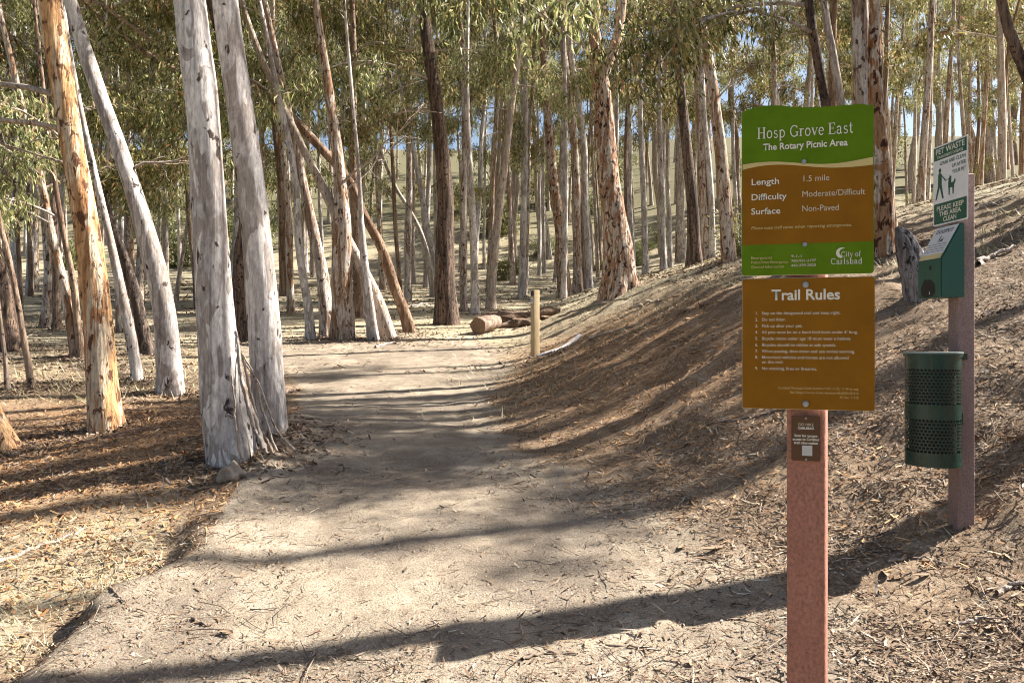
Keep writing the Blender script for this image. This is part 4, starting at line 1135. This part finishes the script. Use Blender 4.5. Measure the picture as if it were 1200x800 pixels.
# ------------------------------------------------------------------ trail sign on its post
def lumber(name, c1, c2, scale=1.0):
    k = NT(name)
    fi = k.noise(k.coords((1, 1, .06)), 90 * scale, 4, .7); sp = k.noise(k.coords((1, 1, .7)), 130, 4, .75); bigv = k.noise(k.coords((1, 1, .4)), 7, 4, .6)
    col = k.mix(k.ramp(bigv, [(.35, 0.0), (.65, 1.0)]), c1, c2)
    col = k.mix(k.ramp(fi, [(.56, 0.0), (.75, .45)]), col, tuple(v * .5 for v in c1))
    col = k.mix(k.ramp(k.noise(k.coords((1, 1, .25)), 26, 4, .6), [(.66, 0.0), (.72, .6)]), col, tuple(min(1, v * 1.45) for v in c2))
    k.color(k.hsv(col, .5, 1.0, k.rngn(sp, .66, 1.32)))
    k.bump(k.mix(.5, fi, sp), .8, .004); k.set(Roughness=.75)
    return k.m
M['post'] = lumber("redwood_plastic_lumber", (.27, .115, .078), (.345, .16, .112))
M['post2'] = lumber("weathered_lumber", (.20, .135, .12), (.26, .18, .16))
M['marker'] = lumber("marker_lumber", (.42, .30, .16), (.48, .36, .21))
M['green'] = flat("sign_green", (.085, .16, .002), .55, .12, 0, .11, 14)
M['brown_s'] = flat("sign_brown", (.205, .086, .003), .55, .12, 0, .11, 14)
M['cream'] = flat("sign_cream", (.50, .40, .17), .5, .2, 0, .04)
M['white_s'] = flat("sign_white", (.62, .60, .50), .5, .2, 0, .04)
M['letter2'] = flat("sign_small_letter", (.52, .46, .33), .5, .2, 0, .04)
M['sticker'] = flat("sticker_brown", (.085, .038, .015), .5, .3, 0, .05)
M['edge'] = flat("sheet_edge", (.62, .62, .56), .4, .5, 0, .05)
M['zinc'] = flat("zinc_bolt", (.33, .32, .31), .4, .5, .8, .15, 40)
SD = 1.81; PX = SD / F
X0 = (945 - HX) / F * SD
YAW = math.radians(-16)
gz0 = gz(X0, SD)
sign = thing("trail_sign", "brown and green trail sign with rules panel on a reddish square post", "sign", (X0, SD, gz0), YAW)
COSY = math.cos(YAW)
def sx(px): return (px - 945) * PX / 1.06
def sz(py): return CAM_H - gz0 + (HY - py) * PX
mb = MB(); pw = .0425
mb.box(-pw + .002, pw + .002, .008, .008 + 2 * pw - .006, -.45, sz(135))
post = mb.build("post", M['post'], sign, bevel=.010)
post.rotation_euler = (0, 0, math.radians(-9)); post.location = (-.003, .010, 0)
# upper panel: rounded corners and a waved top edge
def wave_top(u): return sz(127.3 - 6.8 * math.exp(-((u - .2) / .22) ** 2) - .8 * u)
def rounded(x0, x1, z0, z1, r=.008, top=None):
    pts = []
    for cx, cz, a0 in ((x1 - r, z0 + r, -90),):
        pts += arc(cx, cz, r, r, -90, 0, 5)
    if top is None:
        pts += arc(x1 - r, z1 - r, r, r, 0, 90, 5) + arc(x0 + r, z1 - r, r, r, 90, 180, 5)
    else:
        for i in range(25):
            u = 1 - i / 24; xx = x0 + (x1 - x0) * u; zz = top(u)
            rr_ = .012
            if u > 1 - rr_ / (x1 - x0): zz -= rr_ * .35
            if u < 1e-6: zz -= rr_ * .6
            pts.append((xx, zz))
    pts += arc(x0 + r, z0 + r, r, r, 180, 270, 5)
    return pts
L0, R0 = sx(868), sx(1022)
TH = .0035
mb = MB(); mb.prism(rounded(L0, R0, sz(321.5), sz(127), .006, wave_top), 0, TH)
p1 = mb.build("name_panel", M['green'], sign)
# thin bright rim of the sheet
def inset(poly, d):
    P_ = np.array(poly); c = P_.mean(0); return [tuple(c + (p - c) * (1 - d / np.abs(p - c).max())) for p in P_]
mb = MB(); mb.prism([(x + .0006 * (1 if x > 0 else -1), z) for x, z in rounded(L0, R0, sz(321.9), sz(127), .006, lambda u: wave_top(u) + .0006)], TH + .0002, TH + .0022); mb.build("sheet_edge", M['edge'], p1)
def band(name, mat, topf, botf, y, parent, x0=L0, x1=R0, n=32):
    Vv = []; Ff = []
    for i in range(n + 1):
        u = i / n; xx = x0 + (x1 - x0) * u; Vv += [(xx, y, botf(u)), (xx, y, topf(u))]
    for i in range(n): Ff.append((2 * i, 2 * i + 2, 2 * i + 3, 2 * i + 1))
    return link(name, mesh(name, Vv, Ff, mat), parent)
wv_t = lambda u: sz(191 - 3.6 * math.sin((u + .10) * math.pi * 1.9) - 1.5 * u)
wv_b = lambda u: wv_t(u) - PX * (6.2 - 3.6 * math.sin(min(1, max(0, u * 1.05)) * math.pi) + 2.6 * u * u)
band("brown_field", M['brown_s'], lambda u: wv_t(u) - PX * 1, lambda u: sz(285), -.0006, p1, L0 + .0015, R0 - .0015)
band("cream_wave", M['cream'], wv_t, wv_b, -.0012, p1, L0 + .0015, R0 - .0015)
YL = -.0018
serif_text(p1, "Hosp Grove East", sx(943), sz(159.5), YL, M['white_s'], cap=13.2 * PX, width=113 * PX / 1.06, align='CENTER')
put_text(p1, "The Rotary Picnic Area", sx(943), sz(173.5), YL, M['white_s'], cap=7.6 * PX, width=99 * PX / 1.06, bold=.022, align='CENTER')
for a, b, yy in (("Length", "1.5 mile", 212.5), ("Difficulty", "Moderate/Difficult", 230.5), ("Surface", "Non-Paved", 247.5)):
    put_text(p1, a, sx(879), sz(yy + 1.5), YL, M['white_s'], cap=7.2 * PX, width={'Length': 33, 'Difficulty': 42, 'Surface': 35}[a] * PX / 1.06, bold=.012)
    put_text(p1, b, sx(939.5), sz(yy + .3), YL, M['letter2'], cap=7.0 * PX, width={'1.5 mile': 30, 'Moderate/Difficult': 72, 'Non-Paved': 42}[b] * PX / 1.06, bold=0.0)
put_text(p1, "Please note trail name when reporting emergencies.", sx(879), sz(267), YL, M['cream'], cap=3.6 * PX, width=118 * PX / 1.06, bold=.003, shear=.2)
for a, b, yy in (("Emergencies", "9-1-1", 302.2), ("Police/Non-Emergency", "760-931-2197", 307.6), ("General Information", "442-339-2820", 313)):
    put_text(p1, a, sx(879), sz(yy), YL, M['cream'], cap=3.1 * PX, width={'Emergencies': 25, 'Police/Non-Emergency': 44, 'General Information': 39}[a] * PX / 1.06)
    put_text(p1, b, sx(927), sz(yy - .8), YL, M['letter2'], cap=3.1 * PX, width={'9-1-1': 12, '760-931-2197': 29, '442-339-2820': 29}[b] * PX / 1.06, bold=.012)
serif_text(p1, "City of", sx(985), sz(302), YL, M['white_s'], cap=6.0 * PX, width=22.5 * PX / 1.06)
serif_text(p1, "Carlsbad", sx(973), sz(310.5), YL, M['white_s'], cap=6.8 * PX, width=36.5 * PX / 1.06)
cm = [(arc(sx(986), sz(297.5), 6.5 * PX, 6.2 * PX, 60, 265, 16), arc(sx(988.5), sz(297), 5.2 * PX, 4.6 * PX, 80, 250, 16))]
Vv = [(x, YL, z) for x, z in cm[0][0]] + [(x, YL, z) for x, z in cm[0][1]]
link("crescent_emblem", mesh("crescent_emblem", Vv, [(i, 16 + i, 17 + i, i + 1) for i in range(15)], M['white_s']), p1)
# small scratch marks and bolts
def bolt(parent, x, z, r=.0062, y=-.0015):
    bm = bmesh.new()
    bmesh.ops.create_cone(bm, cap_ends=True, segments=18, radius1=r, radius2=r * .8, depth=.003)
    bmesh.ops.create_cone(bm, cap_ends=True, segments=6, radius1=r * .55, radius2=r * .5, depth=.0045, matrix=Matrix.Translation((0, 0, .0025)))
    me = bpy.data.meshes.new("bolt"); bm.to_mesh(me); bm.free(); me.materials.append(M['zinc'])
    link("bolt", me, parent, (x, y - .001, z), (math.radians(90), 0, 0))
bolt(p1, sx(942), sz(189.5)); bolt(p1, sx(943), sz(286.5))
# rules panel
mb = MB(); mb.prism(rounded(L0 + .001, R0 + .002, sz(479.5), sz(325.5), .004), 0, TH)
p2 = mb.build("rules_panel", M['brown_s'], sign)
mb = MB(); mb.prism(rounded(L0 + .0004, R0 + .0026, sz(479.9), sz(325.1), .004), TH + .0002, TH + .0022); mb.build("sheet_edge", M['edge'], p2)
put_text(p2, "Trail Rules", sx(944), sz(351), -.0008, M['white_s'], cap=12 * PX, width=80 * PX / 1.06, bold=.02, align='CENTER')
rules = [("1.", "Stay on the designated trail and keep right."), ("2.", "Do not litter."), ("3.", "Pick up after your pet."), ("4.", "All pets must be on a hand held leash under 6' long."), ("5.", "Bicycle riders under age 18 must wear a helmet."), ("6.", "Bicycles should be ridden at safe speeds."), ("7.", "When passing, slow down and use verbal warning."), ("8.", "Motorized vehicles and horses are not allowed"), ("", "on this trail."), ("9.", "No smoking, fires or firearms.")]
rows_y = [368.2, 375.7, 383.2, 390.7, 398.2, 405.7, 413.2, 420.4, 426.0, 433.6]
wref = 112.0 * PX / 1.06
k4 = text_mesh(rules[3][1], .012); cc = np.empty(len(k4.vertices) * 3, np.float32); k4.vertices.foreach_get("co", cc); cc = cc.reshape(-1, 3)
u4 = wref / (cc[:, 0].max() - cc[:, 0].min()); bpy.data.meshes.remove(k4)
for (a, b), yy in zip(rules, rows_y):
    if a: put_text(p2, a, sx(884), sz(yy), -.0008, M['letter2'], cap=u4 * .69, bold=.012)
    put_text(p2, b, sx(892), sz(yy), -.0008, M['letter2'], cap=u4 * .69, bold=.012)
for b, yy, w in (("Carlsbad Municipal Code Sections 7.08, 11.32, 11.34 et seq.", 456, 93), ("San Diego County Code Sections 63.6010-63.616", 461, 79), ("PC Sec. 11515", 466, 21)):
    put_text(p2, b, sx(1005), sz(yy), -.0008, M['cream'], cap=2.8 * PX, width=w * PX / 1.06, align='RIGHT')
bolt(p2, sx(944), sz(333.5), .008); bolt(p2, sx(944), sz(473), .008)
# little plate on the post
mb = MB(); mb.prism(rounded(sx(927.5), sx(961.5), sz(540), sz(487), .003), .004, .0075)
p3 = mb.build("small_plate", M['sticker'], sign)
yb = .0034
for b, yy, w, cp, bo, mt in (("GO HIKE", 499, 18, 3.2, .0, 'letter2'), ("CARLSBAD", 503, 19, 2.6, .03, 'white_s'), ("Scan for instant", 512, 27, 3.0, .02, 'white_s'), ("access to Carlsbad", 516.2, 31, 3.0, .02, 'white_s'), ("trail information", 520.4, 28, 3.0, .02, 'white_s')):
    put_text(p3, b, sx(944.5), sz(yy), yb, M[mt], cap=cp * PX, width=w * PX / 1.06, bold=bo, align='CENTER')
mb = MB(); mb.box(sx(940), sx(952), .0030, .0036, sz(534), sz(522)); mb.build("blank_patch", flat("grey_patch", (.42, .42, .40), .6), p3)
bolt(p3, sx(944.5), sz(490), .0032, .0030); bolt(p3, sx(944.5), sz(538), .0032, .0030)

# ------------------------------------------------------------------ pet waste station
WD = 4.165; WX = 2.35
wz0 = gz(WX, WD)
print("waste post ground", wz0, "photo says", CAM_H - 212 / F * 4.12)
ps = thing("pet_waste_station", "pet waste station with sign, bag dispenser and perforated green bin on a post", "waste station", (WX, WD, wz0), math.radians(3))
def wz(py, d=4.12): return CAM_H + (HY - py) / F * d - wz0
hw = .0445
mb = MB(); mb.box(-hw, hw, -hw, hw, -.4, wz(203)); mb.build("post", M['post2'], ps, bevel=.006)
# plates face -x: build them facing -y in a child frame turned by -90 degrees
def plate_child(name, me_obj, off):
    me_obj.rotation_euler = (0, 0, math.radians(-90)); me_obj.location = off; return me_obj
M['wgreen'] = flat("sign_dark_green", (.012, .085, .052), .4, .4, 0, .06)
M['wwhite'] = flat("sign_plate_white", (.66, .66, .66), .45, .35, 0, .06)
M['dgreen'] = flat("dispenser_green", (.008, .068, .046), .32, .4, 0, .10)
SWd = .150; zt, zb = wz(158.5, 4.05), wz(257, 4.05)
mb = MB(); mb.prism(rounded(-SWd, SWd, zb, zt, .008), 0, .0025)
wsn = plate_child("sign_panel", mb.build("sign_panel", M['wwhite'], ps), (-hw - .004, .02, 0))
HT = zt - zb
def wrect(name, x0, x1, z0, z1, mat, y=-.0006): 
    return link(name, mesh(name, [(x0, y, z0), (x1, y, z0), (x1, y, z1), (x0, y, z1)], [(0, 1, 2, 3)], mat), wsn)
b6 = .008
wrect("green_band", -SWd + b6, SWd - b6, zt - HT * .180, zt - b6, M['wgreen'])
wrect("green_band", -SWd + b6, SWd - b6, zb + b6, zb + HT * .275, M['wgreen'])
put_text(wsn, "PET WASTE", 0, zt - HT * .108, -.0012, M['white_s'], cap=HT * .070, width=.25, bold=.02, align='CENTER')
put_text(wsn, "TRANSMITS DISEASE", 0, zt - HT * .163, -.0012, M['white_s'], cap=HT * .034, width=.23, bold=.012, align='CENTER')
for b, f_, w in (("LEASH AND CLEAN", .252, .22), ("UP AFTER", .328, .115), ("YOUR PET", .404, .115)):
    put_text(wsn, b, SWd - .014, zt - HT * f_, -.0012, M['wgreen'], cap=HT * .043, width=w, bold=.012, align='RIGHT')
for b, f_, w in (("PLEASE KEEP", .815, .235), ("THIS AREA", .888, .19), ("CLEAN", .960, .115)):
    put_text(wsn, b, 0, zt - HT * f_, -.0012, M['white_s'], cap=HT * .055, width=w, bold=.02, align='CENTER')
# walking figure with a dog on a leash
def poly_part(name, polys, mat, y=-.0010):
    Vv = []; Ff = []
    for i, pl in enumerate(polys):
        b = len(Vv); Vv += [(x, y - i * .00004, z) for x, z in pl]; Ff.append(tuple(range(b, b + len(pl))))
    return link(name, mesh(name, Vv, Ff, mat), wsn)
zc = zt - HT * .675
def fig(x, z): return (-.088 + x * .95, zc + z * .84)
poly_part("walker_pictogram", [[fig(*p) for p in arc(.0, .182, .013, .015, 0, 330, 12)],
    [fig(-.016, .160), fig(-.019, .085), fig(.016, .085), fig(.018, .155), fig(.008, .166), fig(-.008, .166)],
    [fig(-.018, .09), fig(-.044, .0), fig(-.032, .0), fig(.003, .09)], [fig(-.004, .09), fig(.022, .0), fig(.036, .002), fig(.017, .09)],
    [fig(.014, .155), fig(.018, .142), fig(.052, .105), fig(.058, .112)]], M['wgreen'])
poly_part("dog_pictogram", [[fig(.078, .09), fig(.078, .055), fig(.132, .055), fig(.128, .085)], [fig(.080, .11), fig(.080, .085), fig(.104, .085), fig(.108, .125), fig(.094, .132)],
    [fig(.080, .058), fig(.082, .012), fig(.091, .012), fig(.094, .058)], [fig(.116, .058), fig(.118, .012), fig(.127, .012), fig(.131, .058)],
    [fig(.122, .08), fig(.138, .105), fig(.146, .092), fig(.134, .068)], [fig(.056, .109), fig(.058, .112), fig(.092, .118), fig(.092, .115)]], M['wgreen'])
for zz in (zt - .014, zb + .09): bolt(wsn, 0, zz, .006, -.0022)
# bag dispenser with a sloping lid
dw = .105; dd_ = .125
z_b, z_m, z_t = wz(348, 4.05), wz(303, 4.05), wz(262, 4.1)
prof = [(0, z_b), (0, z_t), (-.02, z_t), (-dd_, z_m), (-dd_, z_b)]      # (depth from the post, z)
Vv = []
for s in (-dw, dw):
    for a, z in prof: Vv.append((a, s, z))
Ff = [(0, 1, 2, 3, 4), (9, 8, 7, 6, 5)] + [(i, 5 + i, 5 + (i + 1) % 5, (i + 1) % 5) for i in range(5)]
disp = link("bag_dispenser", mesh("bag_dispenser", Vv, Ff, M['dgreen']), ps, (-hw - .003, 0, 0))
bm = bmesh.new(); bm.from_mesh(disp.data); bmesh.ops.recalc_face_normals(bm, faces=bm.faces[:]); bmesh.ops.bevel(bm, geom=bm.edges[:], offset=.004, segments=2, affect='EDGES'); bm.to_mesh(disp.data); bm.free()
# pale label on the sloping lid
sl = Vector((-.02 + dd_, 0, z_t - z_m)); slope_len = sl.length; sd = Vector((-(dd_ - .02), 0, z_m - z_t)).normalized(); nn_ = Vector((sd.z, 0, -sd.x)); nn_ = nn_ if nn_.x < 0 else -nn_
def on_lid(u, v, lift): return Vector((-.02, 0, z_t)) + sd * (slope_len * v) + Vector((0, -1, 0)) * (u * dw) + nn_ * lift
M['lidlabel'] = flat("dispenser_label", (.62, .60, .58), .5, .3, 0, .05); M['ink'] = flat("dark_ink", (.03, .03, .05), .6)
lid = link("lid_label", mesh("lid_label", [on_lid(-.93, .98, .002), on_lid(.93, .98, .002), on_lid(.93, .03, .002), on_lid(-.93, .03, .002)], [(0, 1, 2, 3)], M['lidlabel']), disp)
link("yellow_strip", mesh("yellow_strip", [on_lid(-.93, .975, .003), on_lid(.93, .975, .003), on_lid(.93, .84, .003), on_lid(-.93, .84, .003)], [(0, 1, 2, 3)], flat("yellow_label", (.62, .47, .22), .5)), lid)
def lid_text(body, v, cap, width, bold):
    me = text_mesh(body, bold, 'CENTER'); co = np.empty(len(me.vertices) * 3, np.float32); me.vertices.foreach_get("co", co); co = co.reshape(-1, 3)
    w = co[:, 0].max() - co[:, 0].min(); sxx = width / w; syy = cap / .69
    out = [on_lid(c[0] * sxx / dw, v - c[1] * syy / slope_len, .0028) for c in co]
    me.vertices.foreach_set("co", np.array(out, np.float32).ravel()); me.materials.clear(); me.materials.append(M['ink']); me.update(); link("lettering", me, lid)
lid_text("DOGIPOT", .22, .022, .15, .02)
for v in (.55, .62, .69, .76): link("print_line", mesh("print_line", [on_lid(-.8, v, .0028), on_lid(.8, v, .0028), on_lid(.8, v - .012, .0028), on_lid(-.8, v - .012, .0028)], [(0, 1, 2, 3)], M['ink']), lid)
def lidpoly(pts, nm): link(nm, mesh(nm, [on_lid(u, v, .0028) for u, v in pts], [tuple(range(len(pts)))], M['ink']), lid)
lidpoly([(-.16, .50), (-.08, .30), (-.02, .30), (-.02, .50), (-.08, .42)], "walker_mark"); lidpoly([(.05, .50), (.05, .42), (.2, .40), (.24, .34), (.26, .50), (.2, .46)], "dog_mark")
# front: dark opening and lock
def front(name, y0, y1, za, zb_, mat, x=-dd_ - .0015):
    return link(name, mesh(name, [(x, y1, za), (x, y0, za), (x, y0, zb_), (x, y1, zb_)], [(0, 1, 2, 3)], mat), disp)
M['black'] = flat("dark_opening", (.008, .009, .010), .5)
hz_ = z_m - z_b
def fpoly(name, pts, mat, x=-dd_ - .0015):     # u to the right seen from the trail side = -y
    return link(name, mesh(name, [(x, -u * dw, z_b + v * hz_) for u, v in pts], [tuple(range(len(pts)))], mat), disp)
fpoly("bag_opening", [(-.62, .06), (-.2, .02), (.30, .05), (.52, .16), (.48, .34), (.30, .44), (.06, .50), (-.16, .47), (-.34, .52), (-.58, .40), (-.72, .24)], M['black'])
fpoly("lock", [(-.02, .80), (.12, .88), (.26, .80), (.12, .71)], M['black'])
fpoly("bag_tip", [(.02, .10), (.10, .09), (.07, .19)], M['wwhite'], -dd_ - .003)
# perforated bin
BR = .130
bz0, bz1 = wz(545, 4.03), wz(417, 4.03)
def bin_shell():
    Vv = []; Ff = []
    cols = 44
    def pt(a, z, r=BR): return (r * math.cos(a), r * math.sin(a), z)
    Hh = bz1 - bz0
    bands = [(bz0, bz0 + Hh * .115, False), (bz0 + Hh * .115, bz0 + Hh * .425, True), (bz0 + Hh * .425, bz0 + Hh * .555, False), (bz0 + Hh * .555, bz0 + Hh * .885, True), (bz0 + Hh * .885, bz1, False)]
    for z0, z1, holes in bands:
        if not holes:
            for c in range(cols * 2):
                a0, a1 = 2 * math.pi * c / (cols * 2), 2 * math.pi * (c + 1) / (cols * 2)
                b = len(Vv); Vv += [pt(a0, z0), pt(a1, z0), pt(a1, z1), pt(a0, z1)]; Ff.append((b, b + 1, b + 2, b + 3))
            continue
        rows = max(6, int(round((z1 - z0) / (2 * math.pi * BR / cols * .9)))); dz = (z1 - z0) / rows; da = 2 * math.pi / cols
        for i in range(rows):
            for c in range(cols):
                a0 = da * (c + (.5 if i % 2 else 0)); za = z0 + dz * i
                ca, cz = a0 + da / 2, za + dz / 2
                outer = [(a0, za), (ca, za), (a0 + da, za), (a0 + da, cz), (a0 + da, za + dz), (ca, za + dz), (a0, za + dz), (a0, cz)]
                inner = [(ca + da * .42 * math.cos(t), cz + dz * .44 * math.sin(t)) for t in [math.radians(225 + 45 * q) for q in range(8)]]
                b = len(Vv); Vv += [pt(*p) for p in outer] + [pt(*p) for p in inner]
                for q in range(8): Ff.append((b + q, b + (q + 1) % 8, b + 8 + (q + 1) % 8, b + 8 + q))
    return mesh("bin_shell", Vv, Ff, M['binpaint'], True)
k = NT("bin_green_paint"); nz = k.noise(k.coords(), 20, 4); k.color(k.ramp(nz, [(.3, (.003, .022, .015)), (.7, (.005, .036, .025))])); k.set(Roughness=.22); k.b.inputs["Specular IOR Level"].default_value = .45; M['binpaint'] = k.m
bin_o = link("waste_bin", bin_shell(), ps, (-hw - BR - .012, -.055, 0))
def ringtube(name, z0, z1, r0, r1, mat, parent, seg=48):
    """closed ring of rectangular section"""
    Vv = []; Ff = []
    for i in range(seg):
        a = 2 * math.pi * i / seg
        for r_, z in ((r0, z0), (r1, z0), (r1, z1), (r0, z1)): Vv.append((r_ * math.cos(a), r_ * math.sin(a), z))
    for i in range(seg):
        j = (i + 1) % seg
        for q in range(4): Ff.append((i * 4 + q, j * 4 + q, j * 4 + (q + 1) % 4, i * 4 + (q + 1) % 4))
    return link(name, mesh(name, Vv, Ff, mat), parent)
ringtube("rim", bz1 - .004, bz1 + .012, BR - .012, BR + .007, M['binpaint'], bin_o)
ringtube("base_ring", bz0 - .006, bz0 + .010, BR - .010, BR + .002, M['binpaint'], bin_o)
def disc(name, z, r, mat, parent, th=.004, seg=40):
    Vv = [(r * math.cos(2 * math.pi * i / seg), r * math.sin(2 * math.pi * i / seg), z) for i in range(seg)] + [(r * math.cos(2 * math.pi * i / seg), r * math.sin(2 * math.pi * i / seg), z + th) for i in range(seg)]
    Ff = [tuple(reversed(range(seg))), tuple(range(seg, 2 * seg))] + [(i, (i + 1) % seg, seg + (i + 1) % seg, seg + i) for i in range(seg)]
    return link(name, mesh(name, Vv, Ff, mat), parent)
disc("bin_floor", bz0 + .012, BR - .004, M['binpaint'], bin_o)
M['lid_metal'] = flat("bin_lid_metal", (.20, .25, .24), .35, .5, 0, .1)
disc("lid", bz1 + .0125, BR + .010, M['lid_metal'], bin_o, .007)
ringtube("bag_liner", bz0 + .02, bz1 - .01, BR - .022, BR - .020, M['black'], bin_o, 32)
mb = MB(); mb.box(BR * .75, BR + .055, .0, .018, bz1 - .022, bz1 + .010); mb.build("bracket", M['binpaint'], bin_o)
mb = MB(); mb.box(BR - .01, BR + .013, -.03, .03, bz0 + .2, bz0 + .26); mb.build("bracket", M['binpaint'], bin_o)

# ------------------------------------------------------------------ marker post
mx_, my_, mz_ = ground_hit(627, 417)
mk = thing("marker_post", "short square wooden marker post at the foot of the bank", "post", (mx_, my_, mz_), math.radians(32))
mh = (417 - 340) / F * my_; mw = .055
print("marker", mx_, my_, mz_, mh)
mb = MB(); mb.box(-mw, mw, -mw, mw, -.3, mh); mb.build("wooden_post", M['marker'], mk, bevel=.006)
mb = MB(); mb.box(-mw - .004, -mw - .001, -.035, .035, mh * .80, mh * .88); mb.build("number_tag", M['wwhite'], mk)
mb = MB(); mb.box(-mw - .0055, -mw - .0042, -.014, .014, mh * .82, mh * .86); mb.build("tag_mark", M['ink'], mk)
mb = MB(); mb.box(-mw - .004, -mw - .001, -.04, .04, mh * .91, mh * .985); mb.build("dark_plate", M['ink'], mk)
